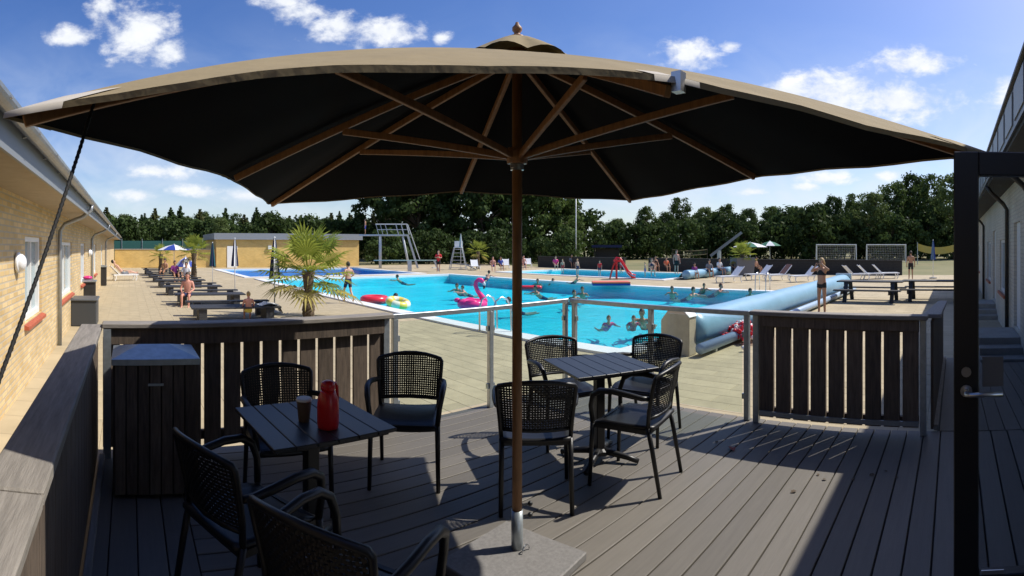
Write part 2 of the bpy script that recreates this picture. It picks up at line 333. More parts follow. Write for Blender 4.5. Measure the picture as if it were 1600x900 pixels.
# ------------------------------------------------------------------ the ground
def sheet(name, rects, z, mat, kind=True):
    b = MB()
    for x0, x1, y0, y1 in rects: b.add([(x0,y0,z),(x1,y0,z),(x1,y1,z),(x0,y1,z)], [(0,1,2,3)])
    o = b.build(name, mat)
    if kind: o['kind'] = 'structure'
    return o
SX0, SX1, SY0, SY1 = -1.6, 37.0, -1.3, 50.5
sheet('lawn', [(-900,900,SY1,1200), (-900,900,-900,SY0), (-900,SX0,SY0,SY1), (SX1,900,SY0,SY1)], PAV-0.004, m_lawn)
# pools: outer edge of the white coping
POOLS = {'main': (7.55,21.95,5.45,31.2), 'dive': (7.3,20.8,32.7,45.2), 'kids': (26.3,34.2,16.2,31.5)}
def minus(rect, hole):
    x0,x1,y0,y1 = rect; a,b,c,d = hole
    if a >= x1 or b <= x0 or c >= y1 or d <= y0: return [rect]
    out = []
    if a > x0: out.append((x0,a,y0,y1))
    if b < x1: out.append((b,x1,y0,y1))
    xa, xb = max(a,x0), min(b,x1)
    if c > y0: out.append((xa,xb,y0,c))
    if d < y1: out.append((xa,xb,d,y1))
    return out
rects = [(SX0,SX1,SY0,SY1)]
for h in POOLS.values(): rects = [q for r in rects for q in minus(r, h)]
paving = sheet('pool_paving', rects, PAV-0.004, m_paver)
def pool(nm, rect, depth, liner, water_name):
    x0,x1,y0,y1 = rect; c = 0.48; X0,X1,Y0,Y1 = x0+c, x1-c, y0+c, y1-c
    b = MB(); zt = PAV+0.045
    for q in ((x0,x1,y0,Y0),(x0,x1,Y1,y1),(x0,X0,Y0,Y1),(X1,x1,Y0,Y1)): b.box(q[0],q[1],q[2],q[3],PAV-0.12,zt)
    struct(b.build('pool_coping', m_coping))
    b = MB(); zb = PAV-depth; zc = PAV-0.12
    b.add([(X0,Y0,zb),(X1,Y0,zb),(X1,Y1,zb),(X0,Y1,zb),(X0,Y0,zc),(X1,Y0,zc),(X1,Y1,zc),(X0,Y1,zc)], [(0,1,2,3),(0,4,5,1),(1,5,6,2),(2,6,7,3),(3,7,4,0)])
    struct(b.build('pool_basin', liner))
    # rippled surface
    n = 90; vs = []; fs = []
    for j in range(n+1):
        for i in range(n+1):
            X = X0+(X1-X0)*i/n; Y = Y0+(Y1-Y0)*j/n
            vs.append((X,Y,PAV-0.07+0.012*math.sin(X*2.1+1.3*math.sin(Y*0.9))+0.010*math.sin(Y*2.9+X*0.7+2*math.sin(X*0.6))))
    for j in range(n):
        for i in range(n): a = j*(n+1)+i; fs.append((a,a+1,a+n+2,a+n+1))
    struct(MB().add(vs, fs).build(water_name, m_water, smooth=True))
pool('main', POOLS['main'], 0.6, m_pool, 'pool_water')
pool('dive', POOLS['dive'], 1.5, m_deep, 'diving_pool_water')
pool('kids', POOLS['kids'], 0.5, m_pool, 'paddling_pool_water')

# pavers one by one between the deck and the pool
slab_me = MB().box(-0.148,0.148,-0.298,0.298,-0.02,0.0).mesh('paver', m_slab, bevel=0.003)
cells = []
for i in range(-5, 40):
    for j in range(-3, 46):
        x = 0.15+0.3*i; y = 0.3+0.6*j + (0.3 if i % 2 else 0)
        if x > 7.42 and y > 5.1: continue
        if x > 10 or y > 26: continue
        if -0.5 < x < 4.8 and y < 4.55: continue
        if x < -1.2 or y < 0.5: continue
        a = math.atan2(x, y)-AZ0
        d = math.hypot(x, y)
        occ = 0 if (2.3 < x and (y > 4.2 or x > 4.7) and -0.22 < a < 0.46) else 30
        cells.append((d+occ, x, y))
cells.sort()
for d, x, y in cells[:300]: put('paver', slab_me, paving, (x, y, PAV))
b = MB()
for d, x, y in cells[300:]: b.box(x-0.148,x+0.148,y-0.298,y+0.298,PAV-0.02,PAV)
o = b.build('paver_field', m_slab, paving); o['kind'] = 'stuff'

# ------------------------------------------------------------------ deck
DX0, DX1, DY0, DY1 = -0.42, 4.62, -1.2, 4.20
b = MB(); b.box(DX0+0.01,DX1-0.02,DY0,DY1-0.02,PAV-0.01,-0.032)
deck = struct(b.build('deck', M('deck_substructure', (0.02,0.018,0.016), 0.9)))
bw = 0.145; seam = 0.355
n_b = int(round((DY1-DY0)/bw)); pitch = (DY1-DY0)/n_b
for k in range(n_b):
    y = DY0+pitch*(k+0.5); L_ = DX1-seam-0.006
    me = MB().box(-L_/2,L_/2,-pitch/2+0.005,pitch/2-0.005,-0.03,0).mesh('board', m_board, bevel=0.003) if k == 0 else me
    put('board', me, deck, (seam+0.003+L_/2, y, random.uniform(-0.0012,0.0012)))
p2 = (seam-DX0)/5
for k in range(5):
    x = DX0+p2*(k+0.5)
    me2 = MB().box(-p2/2+0.0035,p2/2-0.0035,-(DY1-DY0)/2,(DY1-DY0)/2,-0.03,0).mesh('board_cross', m_board_y, bevel=0.003) if k == 0 else me2
    put('board', me2, deck, (x, (DY0+DY1)/2, 0))
# ramp down along the right-hand wall
RX1 = 9.2
ramp = struct(MB().add([(4.63,-1.19,PAV),(RX1,-1.19,PAV-0.01),(RX1,0.15,PAV-0.01),(4.63,0.15,PAV),(4.63,-1.19,-0.035),(RX1,-1.19,PAV+0.0),(RX1,0.15,PAV+0.0),(4.63,0.15,-0.035)],
     [(0,3,2,1),(4,5,6,7),(0,1,5,4),(1,2,6,5),(2,3,7,6),(3,0,4,7)]).build('ramp', m_darkwood))
for k in range(9):
    y = -1.115+0.146*k
    b = MB().bar((4.64,y,-0.018),(RX1,y,PAV+0.016),0.139,0.028); b.build('board', m_board, ramp)

# ------------------------------------------------------------------ left building (yellow brick)
LX = -1.45; LY0, LY1 = -1.2, 50.0; LE = -0.83
def build_left():
    t = thing('yellow_brick_building', 'long low yellow brick building with grey corrugated roof beside the deck, left edge', 'building', (0,0,0))
    wins = [(7.2,8.6,0.55,1.78),(10.75,13.2,0.50,1.74),(15.6,17.2,0.50,1.74),(21.5,23.0,0.5,1.74),(27.0,28.5,0.5,1.74)]
    doors = [(33.0,34.2,PAV,1.75)]
    ops = sorted(wins+doors)
    b = MB(); y = LY0; zt = 2.32
    def wl(y0,y1,z0,z1): b.box(LX-0.25,LX,y0,y1,z0,z1)
    for (a,c,z0,z1) in ops:
        wl(y,a,PAV-0.05,zt)
        if z0 > PAV: wl(a,c,PAV-0.05,z0)
        wl(a,c,z1,zt); y = c
    wl(y,LY1,PAV-0.05,zt)
    b.build('wall', m_ybrick, t)
    for (a,c,z0,z1) in wins:
        f = MB(); x0,x1 = LX-0.16,LX-0.04
        f.box(x0,x1,a+0.004,a+0.08,z0+0.004,z1-0.004); f.box(x0,x1,c-0.08,c-0.004,z0+0.004,z1-0.004); f.box(x0,x1,a+0.08,c-0.08,z0+0.004,z0+0.08); f.box(x0,x1,a+0.08,c-0.08,z1-0.08,z1-0.004)
        f.box(x0+0.01,x1-0.01,(a+c)/2-0.03,(a+c)/2+0.03,z0+0.08,z1-0.08)
        w = f.build('window', m_white, t)
        MB().box(LX-0.12,LX-0.10,a+0.07,(a+c)/2-0.02,z0+0.07,z1-0.07).build('pane', m_winglass, w); MB().box(LX-0.12,LX-0.10,(a+c)/2+0.02,c-0.07,z0+0.07,z1-0.07).build('pane', m_winglass, w)
        s = MB(); s.add([(LX-0.05,a-0.05,z0-0.09),(LX+0.07,a-0.05,z0-0.09),(LX+0.07,a-0.05,z0-0.045),(LX-0.05,a-0.05,z0+0.0),(LX-0.05,c+0.05,z0-0.09),(LX+0.07,c+0.05,z0-0.09),(LX+0.07,c+0.05,z0-0.045),(LX-0.05,c+0.05,z0+0.0)],
              [(0,1,2,3),(7,6,5,4),(0,4,5,1),(1,5,6,2),(2,6,7,3),(3,7,4,0)]); s.build('sill', m_sill, w)
    for (a,c,z0,z1) in doors:
        d = MB().box(LX-0.12,LX-0.05,a,c,z0,z1).build('door', m_white, t); MB().tube([(LX-0.05,a+0.1,0.7),(LX+0.0,a+0.1,0.7),(LX+0.0,a+0.22,0.7)],0.012,6).build('handle', m_steel, d)
    MB().box(LX-0.25,LE-0.02,LY0,LY1,2.30,2.33).build('soffit', m_soffit, t)
    MB().box(LE-0.02,LE+0.005,LY0,LY1,2.27,2.52).build('fascia', m_fascia, t)
    # corrugated roof
    b = MB(); n = 400; vs = []; fs = []
    for j in range(n+1):
        y = LY0+(LY1-LY0)*j/n
        z = 0.022*math.sin(j*math.pi/2.0+0.4)
        vs += [(LE+0.03,y,2.575+z),(-6.5,y,4.35+z)]
    for j in range(n): fs.append((2*j,2*j+1,2*j+3,2*j+2))
    b.add(vs, fs); b.box(-6.5,LE,LY0,LY1,2.33,2.36)
    b.add([(LE-0.0,LY1,2.35),(-6.5,LY1,2.35),(-6.5,LY1,4.3)], [(0,1,2)])
    b.add([(-6.5,LY0,2.3),(-6.5,LY1,2.3),(-6.5,LY1,4.3),(-6.5,LY0,4.3)], [(0,1,2,3)])
    b.build('roof', m_roof, t, smooth=False)
    # gutter: half-round channel
    b = MB(); vs = []; fs = []; k = 8
    for yy in (LY0,LY1):
        for i in range(k+1):
            a = math.pi+math.pi*i/k; vs.append((LE+0.08+0.065*math.cos(a),yy,2.52+0.065*math.sin(a)))
        for i in range(k+1):
            a = math.pi+math.pi*(k-i)/k; vs.append((LE+0.08+0.058*math.cos(a),yy,2.522+0.058*math.sin(a)))
    m = 2*(k+1)
    for i in range(m): fs.append((i,(i+1) % m,m+(i+1) % m,m+i))
    fs.append(tuple(range(m-1,-1,-1))); fs.append(tuple(range(m,2*m))); b.add(vs, fs); g = b.build('gutter', m_zinc, t, smooth=False)
    for j in range(24):
        y = 3.0+j*1.0; MB().bar((LE+0.005,y,2.47),(LE+0.15,y,2.50),0.03,0.012).build('bracket', m_zinc, g)
    for y in (10.45,19.6,31.0):
        MB().tube([(LE+0.08,y,2.46),(LE+0.07,y,2.36),(LE-0.1,y,2.22),(LX+0.16,y,2.08),(LX+0.07,y,1.95),(LX+0.06,y,1.8),(LX+0.06,y,PAV)],0.042,8).build('downpipe', m_zinc, t, smooth=True)
    for y,z in ((6.6,1.42),(18.6,1.42)):
        l = MB().lathe([(0.10,0),(0.135,0.02),(0.135,0.05),(0.12,0.055)],14); l.xform(Matrix.Translation((LX,y,z)) @ Matrix.Rotation(R(90),4,'Y')); w = l.build('wall_lamp', m_whiteplastic, t, smooth=True)
        g2 = MB().ball((0,0,0),0.115,12,8,sc=(0.75,1,1)); g2.xform(Matrix.Translation((LX+0.06,y,z))); g2.build('lamp_shade', m_whiteplastic, w, smooth=True)
build_left()

# ------------------------------------------------------------------ right building, mostly in its own shade
RY = -1.2; RE = -0.70; RZ = 3.5
def build_right():
    t = thing('shaded_clubhouse', 'pale brick building in shade with deep dark eaves, seen through the glass door', 'building', (0,0,0))
    b = MB(); wins = [(6.0,7.6,0.75,1.95),(12.0,13.6,0.5,1.8),(17.0,18.6,0.5,1.8),(24.0,25.6,0.5,1.8)]; doors = [(9.4,10.4,0.05,2.1),(15.0,16.0,0.05,2.1)]
    x = 2.2
    for (a,c,z0,z1) in sorted(wins+doors):
        b.box(x,a,RY-0.3,RY,PAV-0.05,2.9); b.box(a,c,RY-0.3,RY,PAV-0.05,z0); b.box(a,c,RY-0.3,RY,z1,2.9); x = c
    b.box(x,26,RY-0.3,RY,PAV-0.05,2.9); b.box(-1.7,1.05,RY-0.3,RY,PAV-0.05,2.9); b.box(1.05,2.2,RY-0.3,RY,2.15,2.9)
    b.build('wall', m_gbrick, t)
    for (a,c,z0,z1) in wins:
        f = MB()
        f.box(a+0.004,a+0.07,RY-0.14,RY-0.04,z0+0.004,z1-0.004); f.box(c-0.07,c-0.004,RY-0.14,RY-0.04,z0+0.004,z1-0.004); f.box(a+0.07,c-0.07,RY-0.14,RY-0.04,z0+0.004,z0+0.07); f.box(a+0.07,c-0.07,RY-0.14,RY-0.04,z1-0.07,z1-0.004)
        w = f.build('window', m_white, t); MB().box(a+0.06,c-0.06,RY-0.10,RY-0.08,z0+0.06,z1-0.06).build('pane', m_winglass, w)
        MB().box(a-0.04,c+0.04,RY-0.04,RY+0.06,z0-0.07,z0-0.004).build('sill', m_sill, w)
    for (a,c,z0,z1) in doors:
        MB().box(a,c,RY-0.12,RY-0.06,z0,z1).build('door', m_white, t)
    MB().box(-1.7,26.5,RE-0.02,RE+0.02,2.95,3.48).build('fascia', m_blackmetal, t)
    MB().box(-1.7,26.5,RY-0.3,RE-0.02,2.9,2.95).build('soffit', m_darkwood, t)
    MB().add([(-1.7,RE+0.06,3.5),(26.5,RE+0.06,3.5),(26.5,-7,5.2),(-1.7,-7,5.2),(-1.7,RE+0.06,3.46),(26.5,RE+0.06,3.46),(26.5,-7,5.1),(-1.7,-7,5.1)],[(0,1,2,3),(7,6,5,4),(0,4,5,1),(1,5,6,2),(2,6,7,3),(3,7,4,0)]).build('roof', m_roof, t)
    # pale panels on the fascia between battens
    for k in range(16):
        MB().box(5.0+k*1.0,5.0+k*1.0+0.78,RE+0.021,RE+0.035,3.02,3.40).build('fascia_panel', m_fascia, t)
    for x in (7.9,11.2,20.0):
        MB().tube([(x,RE+0.0,2.93),(x,RE-0.1,2.78),(x,RY+0.14,2.55),(x,RY+0.06,2.42),(x,RY+0.06,PAV)],0.045,8).build('downpipe', m_blackmetal, t, smooth=True)
    # landings with steps at the two doors
    for x0 in (9.35,14.9):
        s = MB().box(x0,x0+1.2,RY+0.003,RY+0.75,PAV-0.01,0.0); s.box(x0-0.35,x0,RY+0.003,RY+0.75,PAV-0.01,-0.12); s.box(x0-0.7,x0-0.35,RY+0.003,RY+0.75,PAV-0.01,-0.24); s.build('step', m_concrete, t, bevel=0.008)
build_right()

# open glass door
def build_door():
    X = 2.11; t = thing('glass_door', 'black framed glass door with steel lever handle standing open at right edge', 'door', (X,-1.0,0))
    y1 = 1.0; fr = MB()
    MB().box(-0.028,0.028,y1-0.10,y1,0.02,2.0).build('stile', m_blackmetal, t, bevel=0.004); MB().box(-0.028,0.028,0,0.09,0.02,2.0).build('stile', m_blackmetal, t, bevel=0.004)
    MB().box(-0.028,0.028,0.0905,y1-0.1005,1.905,2.0).build('top_rail', m_blackmetal, t, bevel=0.004)
    MB().box(-0.028,0.028,0.0905,y1-0.1005,0.02,0.315).build('bottom_rail', m_blackmetal, t, bevel=0.004)
    MB().box(-0.006,0.006,0.085,y1-0.095,0.31,1.91).build('pane', m_doorglass, t)
    MB().box(-0.034,-0.0285,y1-0.20,y1-0.11,0.322,0.337).build('kick_trim', m_steel, t)
    h = MB().tube([(-0.03,y1-0.05,1.05),(-0.085,y1-0.05,1.05),(-0.09,y1-0.065,1.05),(-0.09,y1-0.19,1.05)],0.010,8).build('handle', m_steel, t, smooth=True)
    MB().lathe([(0.024,0),(0.024,0.008)],12).xform(Matrix.Translation((-0.029,y1-0.05,1.05)) @ Matrix.Rotation(R(-90),4,'Y')).build('rosette', m_steel, h)
    MB().lathe([(0.020,0),(0.020,0.008)],12).xform(Matrix.Translation((-0.029,y1-0.05,1.125)) @ Matrix.Rotation(R(-90),4,'Y')).build('lock_cylinder', m_steel, t)
    MB().box(-0.0095,-0.0065,y1-0.20,y1-0.115,1.06,1.18).build('notice_sticker', M('faded_sticker', (0.12,0.12,0.12), 0.6), t)
build_door()

# ------------------------------------------------------------------ fences
def plank_cap(name, x0,x1,y0,y1,z0,z1,mat,t): return MB().box(x0,x1,y0,y1,z0,z1).build(name, mat, t, bevel=0.006)
def fences():
    RAIL = 1.03
    # side fence at the left
    RAIL = 1.0
    t = thing('boarded_fence', 'dark boarded fence with wide weathered grey cap running along the left side of the deck', 'fence', (-0.30,0,0))
    for a,c,dz in ((-1.1,1.30,0),(1.306,4.19,0.004)): MB().box(-0.085,0.085,a,c,RAIL-0.04,RAIL+dz).build('cap', m_cap_y, t, bevel=0.006)
    k = 0; y = -1.05
    me = MB().box(-0.0125,0.0125,-0.0775,0.0775,0.03,RAIL-0.041).mesh('plank', m_fence, bevel=0.003)
    while y < 4.12: put('plank', me, t, (0.045,y,0)); y += 0.158; k += 1
    MB().box(-0.03,0.03,-1.1,3.98,0.80,0.88).build('rail', m_fence, t); MB().box(-0.03,0.03,-1.1,3.98,0.10,0.18).build('rail', m_fence, t)
    for y in (0.2,2.1): MB().box(-0.075,-0.031,y,y+0.05,-0.3,RAIL-0.042).build('post', m_galv, t)
    MB().box(0.075,0.115,-1.1,4.0,0.001,0.045).build('skirting', m_cap_y, t, bevel=0.004)
    # front fence left of the glass
    RAIL = 1.03
    t = thing('picket_fence', 'brown picket fence with sunlit gaps and grey cap behind the slatted bin and left table', 'fence', (0,4.10,0))
    plank_cap('cap', -0.21,2.22,-0.085,0.085,RAIL-0.035,RAIL+0.002,m_cap,t)
    me = MB().box(-0.0665,0.0665,-0.0125,0.0125,0.06,RAIL-0.11).mesh('picket', m_fence, bevel=0.003)
    x = -0.14
    while x < 2.12: put('picket', me, t, (x,0.0,random.uniform(-0.004,0.004))); x += 0.159
    MB().box(-0.20,2.14,-0.055,-0.014,RAIL-0.16,RAIL-0.037).build('rail', m_fence, t); MB().box(-0.20,2.14,0.014,0.05,0.10,0.17).build('rail', m_fence, t)
    MB().box(2.145,2.205,-0.03,0.03,0.0,RAIL-0.037).build('post', m_galv, t, bevel=0.004); MB().box(-0.20,-0.14,-0.085,-0.057,0.0,RAIL-0.04).build('post', m_galv, t)
    # glass screen, two runs round the corner
    def glass_run(label, pts, posts):
        t = thing('glass_screen', label, 'fence', (0,0,0))
        A, B = Vector(pts[0]), Vector(pts[1]); d = (B-A).normalized(); nrm = Vector((-d.y,d.x,0))
        up = Vector((0,0,1))
        MB().bar(A+up*1.0,B+up*1.0,0.055,0.045).build('top_rail', m_galv, t, bevel=0.004)
        for s in posts:
            p = A+d*s; MB().bar(p,p+up*0.977,0.05,0.05,up=nrm).build('post', m_galv, t, bevel=0.003)
        ss = posts
        for a,c in zip(ss[:-1],ss[1:]):
            p,q = A+d*(a+0.05),A+d*(c-0.05); 
            bb = MB(); n2 = nrm*0.005
            z0,z1 = 0.06,0.95
            bb.add([p-n2+up*z0,q-n2+up*z0,q+n2+up*z0,p+n2+up*z0,p-n2+up*z1,q-n2+up*z1,q+n2+up*z1,p+n2+up*z1],[(0,3,2,1),(4,5,6,7),(0,1,5,4),(1,2,6,5),(2,3,7,6),(3,0,4,7)])
            g = bb.build('pane', m_glass, t)
            for zz in (0.22,0.80):
                for e,sg in ((p,1),(q,-1)): MB().bar(e-d*sg*0.026+up*(zz-0.025),e-d*sg*0.026+up*(zz+0.025),0.046,0.03,up=nrm).build('clamp', m_galv, g)
    glass_run('clear glass screen with galvanised posts and rail between picket fence and corner post', [(2.24,4.10,0),(4.52,4.10,0)], [0.03+1.10,2.26] if False else [0.0+0.03,1.13,2.25])
    glass_run('clear glass screen with galvanised rail between corner post and dark picket panel', [(4.55,4.06,0),(4.55,1.86,0)], [0.05,1.10,2.17])
    # dark panel at the right
    t = thing('picket_fence', 'dark backlit picket panel in a steel frame with bright gaps, right of the deck', 'fence', (4.52,0,0))
    MB().box(-0.07,0.07,0.22,1.83,RAIL-0.035,RAIL+0.004).build('cap', m_cap_y, t, bevel=0.006)
    me = MB().box(-0.030,0.0135,-0.069,0.069,0.07,RAIL-0.10).mesh('picket', m_fence, bevel=0.003)
    for k in range(9): put('picket', me, t, (0,0.37+k*0.1635,0))
    MB().box(0.014,0.05,0.30,1.74,RAIL-0.15,RAIL-0.037).build('rail', m_fence, t); MB().box(0.014,0.05,0.30,1.74,0.08,0.15).build('rail', m_fence, t)
    MB().box(-0.046,-0.0305,0.30,1.74,0.085,0.125).build('rail', m_galv, t); MB().box(-0.046,-0.0305,0.30,1.74,RAIL-0.13,RAIL-0.04).build('rail', m_fence, t)
    for y in (0.235,1.755): MB().box(-0.03,0.03,y,y+0.055,0,RAIL-0.037).build('post', m_galv, t, bevel=0.004)
    # fence along the ramp
    t = thing('ramp_fence', 'boarded fence with pale grey cap sloping down beside the ramp, right', 'fence', (0,0.19,0))
    z = lambda x: (PAV)*(x-4.62)/(RX1-4.62)
    MB().bar((4.62,0,RAIL-0.02),(RX1,0,RAIL-0.02+PAV),0.16,0.038).build('cap', m_cap, t, bevel=0.005)
    x = 4.70
    me = MB().box(-0.0775,0.0775,-0.0125,0.0125,0.02,RAIL-0.06).mesh('plank', m_fence)
    while x < RX1-0.06: put('plank', me, t, (x,0,z(x)+0.0)); x += 0.159
    MB().bar((4.62,-0.035,0.03),(RX1,-0.035,0.03+PAV),0.04,0.05).build('skirting', m_cap, t)
fences()

# slatted bin
def slat_bin(name, label, loc, rz, group, scale=1.0, full=True):
    t = thing(name, label, 'bin', loc, rz, group)
    MB().box(-0.25,0.25,-0.21,0.21,0.02,0.86).build('body', m_darkwood, t)
    if full:
        for k in range(7):
            for y in (-0.224,0.224): MB().box(-0.262+k*0.0755,-0.262+k*0.0755+0.068,y-0.013,y+0.013,0.03,0.86).build('slat', m_fence, t, bevel=0.002)
        for k in range(6):
            for x in (-0.264,0.264): MB().box(x-0.013,x+0.013,-0.205+k*0.0695,-0.205+k*0.0695+0.062,0.03,0.86).build('slat', m_fence, t, bevel=0.002)
        MB().box(-0.05,0.05,-0.245,-0.238,0.73,0.745).build('handle', m_galv, t)
    l = MB().box(-0.285,0.285,-0.245,0.245,0.862,0.90); l.add([(-0.285,-0.245,0.9003),(0.285,-0.245,0.9003),(0.285,0.245,0.9003),(-0.285,0.245,0.9003),(-0.10,0,0.955),(0.10,0,0.955)],[(0,1,5,4),(1,2,5),(2,3,4,5),(3,0,4)])
    l.build('lid', m_galv, t)
    t.scale = (scale,)*3; return t
slat_bin('slatted_bin', 'tall slatted timber bin with grey metal lid in the corner of the deck', (0.17,3.60,0), 0, None)

# ------------------------------------------------------------------ cafe tables and chairs
def cafe_table(label, loc, rz, size, slats):
    t = thing('cafe_table', label, 'table', loc, rz, 'black cafe tables on the deck'); h = size/2
    MB().box(-h+0.03,h-0.03,-h+0.03,h-0.03,0.695,0.712).build('top_frame', m_blackmetal, t)
    w = size/slats
    for k in range(slats): MB().box(-h+k*w+0.002,-h+(k+1)*w-0.002,-h,h,0.7125,0.732).build('slat', m_blacktop, t, bevel=0.003)
    MB().box(-0.035,0.035,-0.035,0.035,0.05,0.694).build('column', m_blackmetal, t, bevel=0.006)
    for k in range(4):
        a = k*math.pi/2+math.pi/4; c,s = math.cos(a),math.sin(a)
        pts = [(c*q,s*q,z) for q,z in ((0.03,0.075),(0.12,0.062),(0.22,0.045),(0.31,0.022))]
        f = MB().tube(pts,[0.030,0.026,0.022,0.020],8); f.build('foot', m_blackmetal, t, smooth=True)
    MB().lathe([(0.07,0.05),(0.07,0.075),(0.05,0.095)],16).build('base_collar', m_blackmetal, t, smooth=False)
    return t
cafe_table('black slatted square table with red jug and cup on it', (0.92,2.55,0), R(4), 0.64, 6)
cafe_table('bare black square table standing in the sun by the glass corner', (3.12,2.50,0), R(-24), 0.66, 6)

def make_chair():
    t = thing('woven_armchair', '', 'chair', (0,0,0), 0, 'black woven armchairs')
    hw = 0.225
    def backy(x, z): return -0.215-0.10*max(0,(z-0.44))/0.4+0.055*((x/0.24)**2)
    for s in (-1,1):
        MB().tube([(s*(hw+0.005),0.235,0),(s*hw,0.222,0.30),(s*(hw-0.002),0.215,0.44)],[0.014,0.0165,0.0175],8).build('leg', m_black, t, smooth=True)
        MB().tube([(s*(hw-0.01),-0.27,0),(s*(hw-0.012),-0.215,0.30),(s*(hw-0.012),-0.185,0.44)],[0.014,0.0165,0.0175],8).build('leg', m_black, t, smooth=True)
        MB().tube([(s*(hw-0.002),0.215,0.43),(s*(hw+0.012),0.222,0.55),(s*(hw+0.026),0.200,0.625),(s*(hw+0.035),0.14,0.662),(s*(hw+0.038),0.04,0.668),(s*(hw+0.034),-0.07,0.655),(s*(hw+0.02),-0.155,0.640),(s*(hw-0.003),backy(0.23,0.64)+0.01,0.635)],[0.0175,0.018,0.020,0.021,0.021,0.020,0.018,0.015],8).build('armrest', m_black, t, smooth=True)
    # seat shell
    b = MB(); n = 10; vs = []; fs = []
    for j in range(n+1):
        for i in range(n+1):
            u = i/n*2-1; v = j/n*2-1; x = u*(0.225-0.012*v*v); y = v*0.225+0.005
            z = 0.452-0.018*(1-u*u)*(1-v*v*0.5)-(0.028*max(0,v-0.6)/0.4); vs.append((x,y,z))
    m = len(vs); vs += [(x,y,z-0.022) for x,y,z in vs]
    for j in range(n):
        for i in range(n):
            a = j*(n+1)+i; fs.append((a,a+1,a+n+2,a+n+1)); fs.append((m+a,m+a+n+1,m+a+n+2,m+a+1))
    ring = [i for i in range(n+1)]+[k*(n+1)+n for k in range(1,n+1)]+[n*(n+1)+i for i in range(n-1,-1,-1)]+[k*(n+1) for k in range(n-1,0,-1)]
    for q in range(len(ring)): a,c = ring[q],ring[(q+1) % len(ring)]; fs.append((a,m+a,m+c,c))
    b.add(vs, fs).build('seat', m_black, t, smooth=True)
    # back frame: two uprights and an arched top
    top = lambda x: 0.815-0.035*(abs(x)/0.235)**2
    path = [(-0.213,-0.185,0.43),(-0.222,backy(-0.222,0.55),0.55),(-0.236,backy(-0.236,0.70),0.70),(-0.24,backy(-0.24,0.77),0.765)]
    arc = [(x,backy(x,top(x)),top(x)) for x in (-0.23,-0.19,-0.12,-0.04,0.04,0.12,0.19,0.23)]
    MB().tube(path+arc+[(-p[0],p[1],p[2]) for p in reversed(path)],0.0145,8).build('back_frame', m_black, t, smooth=True)
    MB().tube([(x,backy(x,0.50),0.50) for x in (-0.218,-0.12,0,0.12,0.218)],0.012,6).build('back_rail', m_black, t, smooth=True)
    # woven infill: over-under strips
    b = MB(); 
    def ribbon(pts, wdir, w):
        vs = []; 
        for p,wd in zip(pts,wdir): vs += [Vector(p)-Vector(wd)*w/2, Vector(p)+Vector(wd)*w/2]
        fs = [(2*i,2*i+1,2*i+3,2*i+2) for i in range(len(pts)-1)]; b.add(vs, fs)
    nx, nz = 26, 19
    for i in range(nx):
        x = -0.217+0.434*i/(nx-1); zt = top(x)-0.004; k = 20
        dens = 0.0125 if abs(abs(x)-0.115) > 0.075 else 0.0098
        pts = [(x*(0.93+0.07*(z-0.5)/0.3),backy(x,z)+0.0016*(1 if (q+i) % 2 else -1),z) for q,z in ((q,0.50+(zt-0.50)*q/k) for q in range(k+1))]
        ribbon(pts,[(1,0,0)]*len(pts),dens)
    for j in range(nz):
        z = 0.512+0.285*j/(nz-1); k = 26; xe = 0.228*(0.94+0.06*(z-0.5)/0.3)
        if z > 0.775: xe = 0.13
        pts = [(x,backy(x,z)-0.0016*(1 if (q+j) % 2 else -1),z) for q,x in ((q,-xe+2*xe*q/k) for q in range(k+1))]
        ribbon(pts,[(0,0,1)]*len(pts),0.0108)
    b.build('woven_back', m_black, t)
    # under-seat stretchers
    for y in (0.20,-0.19): MB().bar((-0.215,y,0.415),(0.215,y,0.415),0.022,0.03).build('seat_rail', m_black, t)
    for s in (-1,1): MB().bar((s*0.213,-0.18,0.415),(s*0.213,0.20,0.415),0.022,0.03).build('seat_rail', m_black, t)
    return t
ch0 = make_chair()
def face(dx, dy): return math.atan2(-dx, dy)   # local +Y turned to (dx,dy)
chairs = [('black woven armchair behind the red jug, its back to the picket fence', (0.97,3.16), (-0.05,-1)),
          ('black woven armchair between the picket fence end and the left table, facing the camera', (1.87,3.20), (-0.58,-0.81)),
          ('black woven armchair in deep shade beside the slatted bin, turned right', (0.53,2.28), (0.92,0.39)),
          ('nearest black armchair at the bottom edge, seen from behind in deep shade', (0.735,1.625), (0.86,0.50)),
          ('black woven armchair on the far left of the sunny table, facing the camera', (3.27,3.02), (-0.40,-0.92)),
          ('black woven armchair on the far right of the sunny table, backed against the glass', (3.78,2.52), (-0.98,-0.12)),
          ('black woven armchair right of the sunny table, seen side on', (3.02,2.10), (-0.20,0.98)),
          ('black woven armchair right behind the parasol pole, its back to the camera', (2.39,2.45), (0.67,0.74))]
for i, (lab, (x,y), (dx,dy)) in enumerate(chairs):
    if i == 0: ch0['label'] = lab; ch0.location = (x,y,0); ch0.rotation_euler = (0,0,face(dx,dy))
    else: again(ch0, lab, (x,y,0), face(dx,dy))

